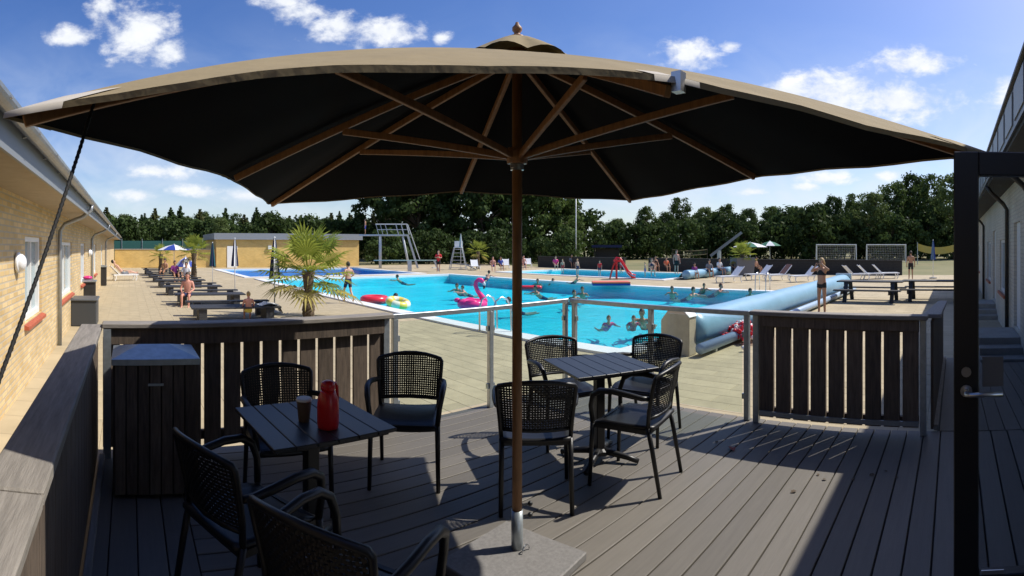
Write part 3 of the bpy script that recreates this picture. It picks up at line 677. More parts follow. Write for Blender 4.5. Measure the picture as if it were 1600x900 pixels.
# red vacuum jug and paper cup
def jug():
    t = thing('vacuum_jug', 'bright red plastic vacuum jug on the left table', 'jug', (0.955,2.40,0.732), R(35))
    MB().lathe([(0.048,0),(0.052,0.006),(0.054,0.03),(0.054,0.11),(0.050,0.145),(0.040,0.172),(0.034,0.185)],24).build('body', m_red, t, smooth=True)
    MB().lathe([(0.034,0.1855),(0.036,0.19),(0.036,0.212),(0.030,0.226),(0.014,0.232)],20).build('lid', m_red, t, smooth=True)
    MB().tube([(0.036,0,0.205),(0.065,0,0.205),(0.082,0,0.185),(0.086,0,0.13),(0.08,0,0.07),(0.066,0,0.048),(0.050,0,0.045)],0.0085,8).build('handle', m_red, t, smooth=True)
    MB().add([(-0.03,-0.014,0.19),(-0.03,0.014,0.19),(-0.058,0,0.205),(-0.03,-0.014,0.208),(-0.03,0.014,0.208),(-0.058,0,0.209)],[(0,2,1),(3,4,5),(0,3,5,2),(2,5,4,1),(1,4,3,0)]).build('spout', m_red, t)
    t = thing('paper_cup', 'brown paper coffee cup with pale rim next to the red jug', 'cup', (0.875,2.53,0.732))
    MB().lathe([(0.027,0),(0.028,0.002),(0.0385,0.104),(0.036,0.104),(0.0265,0.006)],20).build('body', M('brown_paper', (0.10,0.06,0.035), 0.8), t, smooth=True)
    MB().lathe([(0.041,0.1045),(0.0415,0.11),(0.038,0.119),(0.035,0.119)],20).build('lid', m_cloth_w, t, smooth=True)
jug()

# ------------------------------------------------------------------ the big parasol
PX, PY = 1.85, 2.03
def parasol():
    t = thing('big_parasol', 'huge taupe square parasol with wooden pole and ribs over the deck', 'parasol', (PX,PY,0))
    apex = 2.645
    ends = []   # angle, radius, height of the eight rib tips
    for a, r, z in ((17,1.92,2.03),(65.3,1.51,2.075),(106.5,2.38,1.995),(147,1.56,2.02),(194,2.27,2.005),(245.3,1.44,2.08),(281,2.22,2.025),(328,1.54,2.085)):
        ends.append(Vector((r*math.cos(R(a)), r*math.sin(R(a)), z)))
    top0 = Vector((0,0,apex)); rin = 0.16; K = 12; J = 10
    def canopy_pt(i, v, w):
        A, B = ends[i], ends[(i+1) % 8]
        a = top0.lerp(A, v); c = top0.lerp(B, v); p = a.lerp(c, w)
        sag = 4*w*(1-w)
        sg = 0.018 if i in (4,5) else 0.014
        p.z += -sg*sag*v*(1.0 if v > 0.5 else 2*v) + 0.006*math.sin(v*math.pi)
        # hem drawn in between the ribs
        s = 1-(0.008 if i in (4,5) else 0.022)*sag*v*v; p.x *= s; p.y *= s
        p.z += 0.006*math.sin(13*w+i*2.1)*sag*v
        return p
    def shell(off, v0, mi):
        b = MB()
        for i in range(8):
            vs = []; fs = []
            for q in range(K+1):
                v = v0+(1-v0)*q/K
                for j in range(J+1): p = canopy_pt(i, v, j/J); vs.append((p.x,p.y,p.z+off))
            for q in range(K):
                for j in range(J): a = q*(J+1)+j; fs.append((a,a+1,a+J+2,a+J+1) if off < 0 else (a,a+J+1,a+J+2,a+1))
            b.add(vs, fs, mi)
        return b
    c = shell(0.004, 0.07, 0); c.build('canopy', m_canvas, t, smooth=True)
    c2 = shell(-0.003, 0.07, 0).build('canopy_underside', m_canvas_in, t, smooth=True)
    b = MB()   # hem edge closing both layers
    for i in range(8):
        vs = []; fs = []
        for j in range(J+1):
            p = canopy_pt(i, 1.0, j/J); o_ = Vector((p.x,p.y,0)).normalized()*0.004; vs += [(p.x+o_.x,p.y+o_.y,p.z+0.006),(p.x+o_.x,p.y+o_.y,p.z-0.012)]
        for j in range(J): fs.append((2*j,2*j+1,2*j+3,2*j+2))
        b.add(vs, fs)
    b.build('hem', m_canvas, t, smooth=True)
    # vent cap with scalloped lift
    b = MB(); vs = []; fs = []; n = 48
    for q, (rr, zz) in enumerate(((0.02,apex+0.050),(0.09,apex+0.034),(0.17,apex+0.002),(0.26,apex-0.034))):
        for j in range(n):
            a = 2*math.pi*j/n; lift = 0.024*abs(math.sin(4*(a-R(15))))*(q/3)**2
            k_ = 1.0 + 0.10*math.cos(4*(a-R(15)))*(q/3)
            vs.append((rr*k_*math.cos(a),rr*k_*math.sin(a),zz+lift-0.055*(q/3)**2+0.02))
    for q in range(3):
        for j in range(n): fs.append((q*n+j,(q+1)*n+j,(q+1)*n+(j+1) % n,q*n+(j+1) % n))
    fs.append(tuple(range(n))); b.add(vs, fs); b.build('vent_cap', m_canvas, t, smooth=True)
    MB().lathe([(0.045,apex+0.062),(0.04,apex+0.075),(0.018,apex+0.085),(0.016,apex+0.095),(0.026,apex+0.108),(0.026,apex+0.122),(0.012,apex+0.138),(0.008,apex+0.15)],16).build('finial', m_wood, t, smooth=True)
    # pole
    MB().tube([(0,0,0.24),(0,0,1.4),(0,0,apex-0.02)],0.026,16).build('pole', m_wood, t, smooth=True)
    MB().tube([(0,0,0.0),(0,0,0.245)],0.031,16).build('base_tube', m_galv, t, smooth=True)
    for z in (0.205,0.265):
        MB().tube([(0.026,-0.010,z),(0.062,-0.024,z)],0.006,6).build('clamp_screw', m_blackmetal, t); MB().ball((0.068,-0.027,z),0.014,8,6).build('screw_knob', m_blackmetal, t, smooth=True)
    for z in (2.10,2.615):
        MB().lathe([(0.028,z-0.045),(0.052,z-0.045),(0.056,z-0.02),(0.056,z+0.02),(0.050,z+0.035),(0.028,z+0.035)],16).build('hub' if z < 2.5 else 'top_hub', m_wood, t, smooth=False)
    MB().lathe([(0.027,2.02),(0.036,2.022),(0.036,2.052),(0.027,2.054)],14).build('hub_collar', m_steel, t)
    MB().tube([(-0.045,0,2.035),(0.045,0,2.035)],0.005,6).build('hub_pin', m_steel, t)
    for i, e in enumerate(ends):
        d = Vector((e.x,e.y,0)).normalized(); s = Vector((0,0,2.60))+d*0.05; tip = e+Vector((0,0,-0.020))-d*0.05
        r_ = MB().bar(s,tip,0.024,0.036).build('rib', m_wood, t, bevel=0.003)
        f = 0.52 if i % 2 == 0 else 0.60
        j = s.lerp(tip, f*0.98)+Vector((0,0,-0.022))
        MB().bar(Vector((0,0,2.095))+d*0.05,j,0.020,0.034).build('strut', m_wood, r_, bevel=0.003)
        # sewn pocket over the rib tip
        wq = 0.045 if i % 2 else 0.11; pk = MB(); vs = []; fs = []
        for v_ in (0.925,0.95,0.975,1.003):
            for (ii,w_) in (((i-1) % 8,1-wq),((i-1) % 8,1-wq/2),(i,0.0),(i,wq/2),(i,wq)):
                c_ = canopy_pt(ii, v_, w_); vs.append((c_.x,c_.y,c_.z+0.0075))
        for q_ in range(3):
            for j_ in range(4): a_ = q_*5+j_; fs.append((a_,a_+5,a_+6,a_+1))
        k_ = len(vs); vs += [(x*1.002,y*1.002,z-0.018) for x,y,z in vs[15:20]]
        for j_ in range(4): fs.append((15+j_,k_+j_,k_+j_+1,16+j_))
        pk.add(vs, fs).build('rib_pocket', m_pocket if i in (4,5) else m_canvas, t, smooth=True)
    MB().bar(ends[5]+Vector((0,0,0.02)),ends[5]+Vector((0,0,-0.035))*1.0,0.03,0.03,up=(1,0,0)).build('rib_cap', m_steel, t)
    # granite foot
    s = thing('parasol_base', 'square grey granite slab holding the parasol tube on the boards', 'base', (PX-0.08,PY-0.06,0), R(9))
    MB().box(-0.27,0.27,-0.27,0.27,0.001,0.045).build('slab', m_stone, s, bevel=0.006)
    MB().tube([(0.09+0.03*math.cos(a),-0.01+0.0,0.05+0.03*math.sin(a)) for a in [math.pi*k/8 for k in range(9)]],0.004,6).build('lifting_ring', m_steel, s)
    # tie rope from the left rib down to the side fence
    e = ends[4]; a = Vector((PX,PY,0))+Vector((e.x*0.885,e.y*0.885,2.06)); c = Vector((-0.375,0.86,1.01))
    pts = [a.lerp(c, k/24)+Vector((0,0,-0.05*4*(k/24)*(1-k/24))) for k in range(25)]
    b = MB(); b.tube(pts,0.0048,8)
    for q in range(2):    # the lay of the rope
        pp = []
        for k in range(241):
            f = k/240; p = a.lerp(c, f)+Vector((0,0,-0.05*4*f*(1-f))); w_ = f*240+q*math.pi
            pp.append(p+Vector((math.cos(w_),math.sin(w_),0))*0.003)
        b.tube(pp,0.0034,5)
    tag(b.build('tie_rope', m_rope, smooth=True), 'taut black rope tying the left parasol corner down to the fence', 'rope')
    MB
parasol()
# one dry red leaf and a few crumbs on the boards
o = MB().add([(0,0,0.004),(0.05,0.02,0.012),(0.09,0,0.006),(0.05,-0.025,0.014),(0.02,0.03,0.018),(0.065,0.035,0.02)],[(0,3,1),(3,2,1),(0,1,4),(1,2,5),(1,5,4)]).build('fallen_leaf', M('dry_red_leaf', (0.25,0.05,0.03), 0.7), loc=(*G(1147,706,0).xy,0.002), rz=0.6)
tag(o, 'small dry reddish leaf lying on the boards in front of the picket panel', 'leaf')

for k,(px_,py_) in enumerate(((1278,744),(1292,750),(1332,748),(1358,744),(1386,738),(1405,746),(1118,690),(1236,771))):
    o2 = o.copy(); COL.objects.link(o2); o2.location = (*G(px_,py_,0).xy,0.002); o2.rotation_euler = (0,0,k*1.7); o2.scale = (0.35+0.05*(k % 4),)*3
    o2.material_slots[0].link = 'OBJECT'; o2.material_slots[0].material = m_bark
    tag(o2, 'tiny dark dry leaf scrap lying on the shaded boards before the picket panel', 'leaf', 'leaf scraps on the deck')

# ------------------------------------------------------------------ pool furniture near the deck
def roller(name, label, x0, x1, y, rad, housing=True):
    t = thing(name, label, 'pool cover', (x0,y,PAV))
    L_ = x1-x0; zc = rad+0.04
    b = MB(); n = 28; k = 40; vs = []; fs = []
    for i in range(k+1):
        x = L_*i/k
        for j in range(n):
            a = 2*math.pi*j/n; r = rad*(1+0.012*math.sin(5*a+0.7*i)+0.012*math.sin(i*0.9))
            vs.append((x,r*math.cos(a),zc+r*math.sin(a)))
    for i in range(k):
        for j in range(n): fs.append((i*n+j,(i+1)*n+j,(i+1)*n+(j+1) % n,i*n+(j+1) % n))
    fs.append(tuple(range(n))); fs.append(tuple(k*n+j for j in range(n-1,-1,-1))); b.add(vs, fs); b.build('rolled_cover', m_cover, t, smooth=True)
    # loose end of the cover lying down to the water
    vs = []; fs = []
    prof = [(rad*0.9,zc+rad*0.45),(rad+0.05,zc+0.05),(rad+0.22,0.14),(rad+0.5,0.075),(rad+0.62,0.06)]
    for i in range(k+1):
        for (yy,zz) in prof: vs.append((L_*i/k,yy+0.03*math.sin(i*1.3),zz))
    m = len(prof)
    for i in range(k):
        for q in range(m-1): a = i*m+q; fs.append((a,a+1,a+m+1,a+m))
    MB().add(vs, fs).build('cover_flap', m_cover, t, smooth=True)
    if housing:
        MB().tube([(-0.25,-0.50,0.15),(L_,-0.50,0.15)],0.10,14).build('guide_tube', m_cover2, t, smooth=True)
        h = MB(); p = [(-0.30,0.0),(0.30,0.0),(0.30,0.62),(0.14,0.82),(-0.17,0.82),(-0.30,0.69)]
        vs = [(-0.30,q[0],q[1]) for q in p]+[(-0.03,q[0],q[1]) for q in p]; n = len(p)
        h.add(vs, [tuple(range(n-1,-1,-1)),tuple(range(n,2*n))]+[(i,(i+1) % n,n+(i+1) % n,n+i) for i in range(n)]); hs = h.build('drive_housing', m_cream, t, bevel=0.012)
        MB().bar((-0.165,-0.312,0.70),(-0.165,-0.175,0.836),0.29,0.02,up=(0,0,1)).build('housing_trim', m_white, hs)
        MB().box(L_+0.03,L_+0.25,-0.35,0.35,0,0.8).build('end_bracket', m_galv, t, bevel=0.02)
        for x in (0.3,L_*0.33,L_*0.66,L_-0.3): MB().box(x,x+0.08,-0.54,-0.46,0,0.06).build('tube_foot', m_galv, t)
    return t
roller('pool_cover_roller', 'long pale blue rolled pool cover with grey guide tube across the near pool end', 8.55, 22.7, 4.85, 0.36)
roller('pool_cover_roller', 'short pale blue cover roll at the end of the paddling pool far behind', 27.5, 34.5, 15.4, 0.27, False)

# heap of red and white lane floats
t = thing('lane_rope_heap', 'heap of red and white lane rope floats on the paving beside the cover roller', 'lane rope', G(1160,532))
br, bw_ = MB(), MB()
pr = random.Random(3)
for k in range(260):
    a = pr.uniform(0,6.28); q = abs(pr.gauss(0,0.30)); h_ = max(0.05,0.34*(1-(q/0.65)**2))*pr.random()**0.6+0.05
    c = Vector((1.0*q*math.cos(a)*1.2,q*math.sin(a),h_)); d = Vector((pr.uniform(-1,1),pr.uniform(-1,1),pr.uniform(-0.4,0.4))).normalized()*0.035
    (br if pr.random() < 0.6 else bw_).tube([c-d,c-d*0.6,c+d*0.6,c+d],[0.025,0.05,0.05,0.025],7)
br.build('red_float', m_redvinyl, t, smooth=True)['kind'] = 'stuff'; bw_.build('white_float', m_whiteplastic, t, smooth=True)['kind'] = 'stuff'

def pool_ladder(label, loc, rz):
    t = thing('pool_ladder', label, 'ladder', loc, rz, 'pool ladders')
    for s in (-0.25,0.25): MB().tube([(s,-0.45,0),(s,-0.45,0.55),(s,-0.38,0.72),(s,-0.22,0.80),(s,-0.05,0.74),(s,0.06,0.55),(s,0.08,0.1),(s,0.08,-1.0)],0.021,8).build('rail', m_steel, t, smooth=True)
    for z in (-0.25,-0.5,-0.75): MB().box(-0.25,0.25,0.045,0.115,z,z+0.03).build('tread', m_steel, t)
    return t
pool_ladder('steel pool ladder at the near pool edge behind the parasol pole', (7.90,9.2,PAV+0.045), R(-90))
pool_ladder('steel pool ladder in the far right pool edge near the loungers', (21.6,8.3,PAV+0.045), R(90))

def picnic():
    t = thing('picnic_table', '', 'picnic table', (0,0,0), 0, 'dark picnic tables')
    b = MB()
    for k in range(5): b.box(-1.2,1.2,-0.37+k*0.15,-0.37+k*0.15+0.14,0.70,0.745)
    b.build('table_top', m_bench, t)
    for s in (-1,1):
        b = MB(); b.box(-1.2,1.2,s*0.74-0.14,s*0.74-0.005,0.42,0.465); b.box(-1.2,1.2,s*0.74+0.005,s*0.74+0.14,0.42,0.465); b.build('bench', m_bench, t)
        b = MB(); x = s*0.85
        b.bar((x,-0.30,0.70),(x,-0.62,0.0),0.06,0.14,up=(1,0,0)); b.bar((x,0.30,0.70),(x,0.62,0.0),0.06,0.14,up=(1,0,0)); b.box(x+0.031,x+0.08,-0.88,0.88,0.30,0.418); b.box(x+0.031,x+0.08,-0.36,0.36,0.60,0.698)
        b.build('leg_frame', m_bench, t)
    return t
def sunbed():
    t = thing('timber_sunbed', '', 'sunbed', (0,0,0), 0, 'low dark timber sunbeds')
    b = MB()
    for k in range(6): b.box(-1.2,1.2,-0.46+k*0.145,-0.46+k*0.145+0.133,0.335,0.375)
    b.build('bed', m_bench, t)
    b = MB(); b.box(-1.3,1.1,0.62,0.76,0.40,0.44); b.box(-1.3,1.1,0.77,0.91,0.40,0.44); b.build('back_bench', m_bench, t)
    for x in (-0.9,0.9):
        MB().box(x-0.11,x+0.11,-0.42,0.36,0.0,0.334).build('leg', m_bench, t, bevel=0.01); MB().box(x-0.17,x+0.03,0.64,0.89,0.0,0.399).build('leg', m_bench, t, bevel=0.01)
    return t
sb_ = sunbed(); first = True
for lab, loc, rz in [
    ('nearest low dark timber sunbed in the left row, white towel on its end', (2.85,14.0,PAV), R(-3)),
    ('second nearest low dark timber sunbed in the left row', (2.75,17.9,PAV), R(-3)),
    ('third low dark timber sunbed from the deck in the left row', (2.6,21.6,PAV), R(-2)),
    ('fourth low dark timber sunbed from the deck in the left row', (2.5,25.6,PAV), R(-2)),
    ('fifth low dark timber sunbed from the deck in the left row', (2.4,29.6,PAV), R(-2)),
    ('sixth low dark timber sunbed from the deck, by the second palm', (2.3,33.6,PAV), R(-2)),
    ('farthest low dark timber sunbed in the left row, near the open parasol', (2.2,38.0,PAV), 0)]:
    if first: sb_['label'] = lab; sb_.location = loc; sb_.rotation_euler = (0,0,rz); first = False
    else: again(sb_, lab, loc, rz)
pt = picnic(); pt['label'] = 'dark picnic table on the open paving right of the cover roller'; pt.location = (18.9,3.0,PAV); pt.rotation_euler = (0,0,R(88))
again(pt, 'dark picnic table half behind the black door frame, right', (19.4,0.7,PAV), R(88))

def lounger():
    t = thing('sun_lounger', '', 'lounger', (0,0,0), 0, 'white plastic sun loungers')
    b = MB()
    for s in (-1,1): b.bar((s*0.30,-0.55,0.34),(s*0.30,0.95,0.34),0.05,0.07)
    b.build('frame', m_whiteplastic, t)
    b = MB()
    for k in range(12): b.box(-0.28,0.28,-0.16+k*0.092,-0.16+k*0.092+0.075,0.345,0.375)
    b.build('bed', m_whiteplastic, t)
    b = MB()
    for k in range(8):
        f = k/8; p = Vector((0,-0.18-0.50*f,0.36+0.50*f)); q = Vector((0,-0.18-0.50*(f+0.105),0.36+0.50*(f+0.105)))
        b.bar(p,q,0.52,0.025,up=(0,0.7,0.7))
    for s in (-1,1): b.bar((s*0.28,-0.17,0.35),(s*0.28,-0.70,0.88),0.05,0.04,up=(0,0.7,0.7))
    b.build('backrest', m_whiteplastic, t)
    for s in (-1,1):
        for y in (-0.45,0.80): MB().tube([(s*0.30,y,0.32),(s*0.31,y+0.06,0.15),(s*0.32,y-0.02,0)],[0.035,0.028,0.03],6).build('leg', m_whiteplastic, t)
    return t
lg = lounger(); first = True
for lab, (px_,py_), rz in [
    ('white sun lounger with a reclining sunbather beside the yellow brick wall', (190,438), R(-75)),
    ('white sun lounger with flat end towards the ladder, leftmost of the right row', (1143,441), R(62)),
    ('white sun lounger left of the brown draped one', (1188,437), R(55)),
    ('sun lounger with brown towel over its raised back', (1218,438), R(55)),
    ('white sun lounger with tall raised back left of the woman in bikini', (1258,440), R(50)),
    ('white sun lounger just right of the end of the cover roller', (1335,437), R(215)),
    ('white sun lounger second from the right end of the row by the dark wall', (1358,436), R(205)),
    ('white sun lounger at the right end of the row by the dark wall', (1381,435), R(200)),
    ('white sun lounger facing the pool right of the lifeguard chair', (742,422), R(150)),
    ('white sun lounger in front of the dark trees just left of the parasol pole', (790,420), R(140)),
    ('white sun lounger just right of the parasol pole by the paddling pool', (825,418), R(140))]:
    if first: lg['label'] = lab; lg.location = G(px_,py_); lg.rotation_euler = (0,0,rz); first = False
    else: again(lg, lab, G(px_,py_), rz)
# towel on the brown one
tag(MB().bar((0,-0.19,0.40),(0,-0.73,0.94),0.50,0.03,up=(0,0.7,0.7)).build('towel', M('brown_towel', (0.20,0.10,0.08), 0.95), loc=G(1218,438), rz=R(55)), 'brown towel hung over a white lounger back', 'towel')
tw = MB(); rw = random.Random(4); vs = []; fs = []
for j in range(9):
    for i in range(13): vs.append((-0.34+i*0.055,-0.30+j*0.07,(0.385 if i < 11 else 0.385-0.11*(i-10))+0.018*rw.random()+0.06*math.exp(-((i-5)/2.5)**2)))
for j in range(8):
    for i in range(12): a_ = j*13+i; fs.append((a_,a_+1,a_+14,a_+13))
tag(tw.add(vs, fs).build('towel', m_cloth_w, loc=(3.82,13.95,PAV), rz=R(-3), smooth=True), 'crumpled white towel on the end of the nearest timber sunbed', 'towel')

slat_bin('slatted_bin', 'slatted bin with pink cloth on top beside the grey cabinet at the brick wall', (*G(137,482).xy,PAV), 0, None, 1.0, False)
cb_ = thing('storage_cabinet', 'low dark grey storage cabinet at the foot of the yellow brick wall', 'cabinet', (*G(133,506).xy,PAV), 0)
MB().box(-0.32,0.32,-0.45,0.45,0,0.62).build('body', M('dark_grey_plastic', (0.05,0.055,0.06), 0.5), cb_, bevel=0.02); MB().box(-0.35,0.35,-0.48,0.48,0.622,0.68).build('lid', M('dark_grey_lid', (0.09,0.095,0.10), 0.45), cb_, bevel=0.02)
tag(MB().ball((0,0,0.04),0.13,12,8,sc=(1.2,1,0.5)).build('cloth_bundle', m_pink, smooth=True, loc=(*G(137,482).xy,PAV+0.95)), 'crumpled pink cloth lying on the bin by the brick wall', 'cloth')
slat_bin('slatted_bin', 'brown slatted bin farther along the yellow brick wall by the lounger', (*G(158,446).xy,PAV), 0, None, 1.1, False)

def closed_parasol(label, loc, h, m1, m2):
    t = thing('closed_parasol', label, 'parasol', loc, 0, 'closed parasols')
    MB().tube([(0,0,0),(0,0,h)],0.02,8).build('pole', m_whiteplastic, t, smooth=True)
    b = MB(); n = 16
    rows = [(0.03,h-0.02),(0.07,h-0.25),(0.11,h-0.6),(0.15,h-1.0),(0.17,h-1.22)]
    vs = []; fs = []; 
    for r,z in rows:
        for j in range(n): a = 2*math.pi*j/n; q = r*(1.0 if j % 2 else 0.62); vs.append((q*math.cos(a),q*math.sin(a),z))
    for i in range(len(rows)-1):
        for j in range(n): fs.append((i*n+j,(i+1)*n+j,(i+1)*n+(j+1) % n,i*n+(j+1) % n))
    b.add(vs, fs); b.m = [1 if (k % n) in (2,3,4,10,11,12) else 0 for k in range(len(fs))]
    b.build('folded_canopy', [m1,m2], t)
    MB().ball((0,0,h),0.03,8,6).build('tip', m_whiteplastic, t, smooth=True)
    MB().lathe([(0.24,0.001),(0.24,0.06),(0.05,0.10)],16).build('foot', m_concrete, t)
def open_parasol(label, loc, h, rad, m1, m2, tilt=0, n=8, drop=0.38):
    t = thing('open_parasol', label, 'parasol', loc, 0, 'open parasols')
    MB().tube([(0,0,0),(0,0,h)],0.02,8).build('pole', m_whiteplastic, t, smooth=True)
    vs = [(0,0,h)]; fs = []; ms = []
    for r,z in ((rad*0.5,h-drop*0.35),(rad,h-drop)):
        for j in range(n): a = 2*math.pi*j/n; vs.append((r*math.cos(a),r*math.sin(a),z))
    for j in range(n):
        fs += [(0,1+j,1+(j+1) % n),(1+j,1+n+j,1+n+(j+1) % n,1+(j+1) % n)]; ms += [j % 2]*2
    b = MB().add(vs, fs); b.m = ms
    k = len(vs); b.add([(x,y,z-0.012) for x,y,z in vs],[tuple(reversed(f)) for f in fs]); b.m[len(fs):] = ms
    c = b.build('canopy', [m1,m2], t); MB().ball((0,0,h+0.02),0.03,8,6).build('tip', m_whiteplastic, t, smooth=True)
    if tilt: c.rotation_euler = (tilt,0,0)
    MB().lathe([(0.24,0.001),(0.24,0.06),(0.05,0.10)],16).build('foot', m_concrete, t)
closed_parasol('closed navy and white parasol in front of the palm, nearest of the three', (4.25,14.95,PAV), 2.25, m_navy, m_cloth_w)
closed_parasol('closed navy and white parasol right of the white building door', W(367,23.0), 2.35, m_navy, m_cloth_w)
closed_parasol('closed green parasol left of the white building door', W(332,27.0), 2.2, M('teal_cloth', (0.02,0.12,0.14), 0.8), m_navy)
closed_parasol('closed blue grey parasol beside the tall lifeguard chair', W(720,46), 3.1, M('pale_teal_cloth', (0.25,0.42,0.46), 0.8), m_cloth_w)
closed_parasol('closed blue parasol standing behind the right picnic tables', W(1458,33), 2.4, M('slate_cloth', (0.12,0.20,0.32), 0.8), m_blue)
open_parasol('open white and blue parasol over the far left sunbeds', W(272,36), 2.15, 1.15, m_cloth_w, m_blue)
open_parasol('low blue and white parasol leaning below the open one, left', W(290,33.5), 1.35, 0.72, m_blue, m_cloth_w, 0.0, 10, 0.62)
open_parasol('open green and white parasol behind the small palm, right', W(1172,41), 2.35, 1.45, m_green, m_cloth_w)
open_parasol('open white and dark green parasol right of the small palm', W(1203,42), 2.45, 0.95, m_cloth_w, m_green)

# ------------------------------------------------------------------ floats
def ring_float(label, loc, R0, r0, mat, rx=0.0, rz=0.0, mat2=None):
    t = MB().tube([(R0*math.cos(a),R0*math.sin(a),0) for a in [2*math.pi*k/28 for k in range(28)]], r0, 12, closed=True)
    if mat2:
        t.m = [1 if (k // (12*3)) % 2 else 0 for k in range(len(t.f))]
    o = t.build('swim_ring', [mat,mat2] if mat2 else mat, None, smooth=True, loc=loc, rz=rz); o.rotation_euler = (rx,0,rz)
    return tag(o, label, 'float')
WZ = PAV-0.07
p = G(585,474,WZ); ring_float('red inflatable ring floating at the near left pool edge', (p.x,p.y,WZ+0.14), 0.38, 0.15, m_redvinyl)
p = G(622,478,WZ); ring_float('yellow and pale inflatable ring next to the red one', (p.x,p.y,WZ+0.12), 0.32, 0.13, m_yellow, 0.25, 0.3, M('pale_vinyl', (0.72,0.72,0.55), 0.3))
def flamingo():
    p = G(738,481,WZ); t = thing('flamingo_float', 'pink inflatable flamingo with curved neck floating in the pool', 'float', (p.x,p.y,WZ), -AZ0+R(8))
    MB().tube([(0.36*math.cos(a),0.36*math.sin(a),0.13) for a in [2*math.pi*k/24 for k in range(24)]],0.155,12,closed=True).build('ring', m_pink, t, smooth=True)
    MB().tube([(0.40,0,0.18),(0.36,0,0.32),(0.26,0,0.46),(0.16,0,0.60),(0.11,0,0.74),(0.13,0,0.87),(0.21,0,0.94),(0.30,0,0.93),(0.365,0,0.86)],[0.14,0.11,0.085,0.075,0.072,0.072,0.078,0.085,0.07],10).build('neck', m_pink, t, smooth=True)
    bk = MB().tube([(0.37,0,0.86),(0.405,0,0.78),(0.40,0,0.70)],[0.055,0.045,0.012],8).build('beak', m_cloth_w, t, smooth=True)
    MB().tube([(0.405,0,0.745),(0.40,0,0.68),(0.38,0,0.63)],[0.047,0.04,0.01],8).build('beak_tip', m_blackmetal, bk, smooth=True)
    for s in (-1,1): MB().ball((-0.05,s*0.40,0.20),0.17,10,6,sc=(1.3,0.45,0.7)).build('wing', m_pink, t, smooth=True)
    MB().ball((-0.50,0,0.26),0.10,8,6,sc=(1.2,0.8,0.8)).build('tail', m_pink, t, smooth=True)
flamingo()
p = G(824,452,WZ); o = MB().tube([(-0.7,0,0),(-0.6,0,0),(0.6,0,0),(0.7,0,0)],[0.06,0.11,0.11,0.06],10).build('pool_noodle_float', m_redvinyl, smooth=True, loc=(p.x,p.y,WZ+0.08), rz=-AZ0); tag(o, 'red inflatable float held by a swimmer right of the parasol pole', 'float')
p = G(958,446,PAV); o = thing('foam_mat', 'flat red and blue foam mat lying across the far pool edge', 'mat', (p.x-0.2,p.y,PAV+0.046), -AZ0-R(6))
MB().box(-0.95,0.95,-0.55,0.55,0.0,0.09).build('lower_layer', m_blue, o, bevel=0.01); MB().box(-0.95,0.95,-0.55,0.55,0.0905,0.17).build('upper_layer', m_orange, o, bevel=0.01)

# ------------------------------------------------------------------ diving end and far buildings
def far_building():
    y = 49.6; t = thing('yellow_pump_house', 'low yellow building with flat grey roof and white door behind the diving pool', 'building', (0,0,0))
    b = MB(); b.box(8.3,23.2,y,y+7,PAV-0.05,2.35); b.build('wall', m_ybrick_x, t)
    MB().box(8.05,23.5,y-0.3,y+7.3,2.352,2.95).build('roof', m_fascia, t)
    MB().box(8.05,23.5,y-0.32,y-0.302,2.352,2.42).build('roof_trim', m_zinc, t)
    d = MB().box(9.35,10.35,y-0.05,y-0.002,PAV,1.72).build('door', m_white, t); MB().box(10.2,10.25,y-0.1,y-0.052,0.6,0.75).build('handle', m_steel, d)
    MB().box(13.4,13.75,y-0.2,y-0.002,1.4,1.75).build('wall_lamp', m_whiteplastic, t)
    t = thing('yellow_garden_wall', 'low yellow brick wall closing the yard at far left', 'wall', (0,0,0))
    MB().box(-1.4,8.28,50.1,50.4,PAV-0.05,1.38).build('wall', m_ybrick_x, t); MB().box(-1.4,8.28,50.05,50.45,1.382,1.45).build('coping', m_concrete, t)
    t = thing('green_screen_fence', 'green mesh wind screen on posts above the low yellow wall', 'fence', (0,0,0))
    MB().box(-3,7.6,53.0,53.02,0.6,2.25).build('screen', m_gscreen, t)
    for k in range(6): MB().tube([(-2.8+k*2.05,52.96,PAV),(-2.8+k*2.05,52.96,2.45)],0.035,6).build('post', m_galv, t)
far_building()
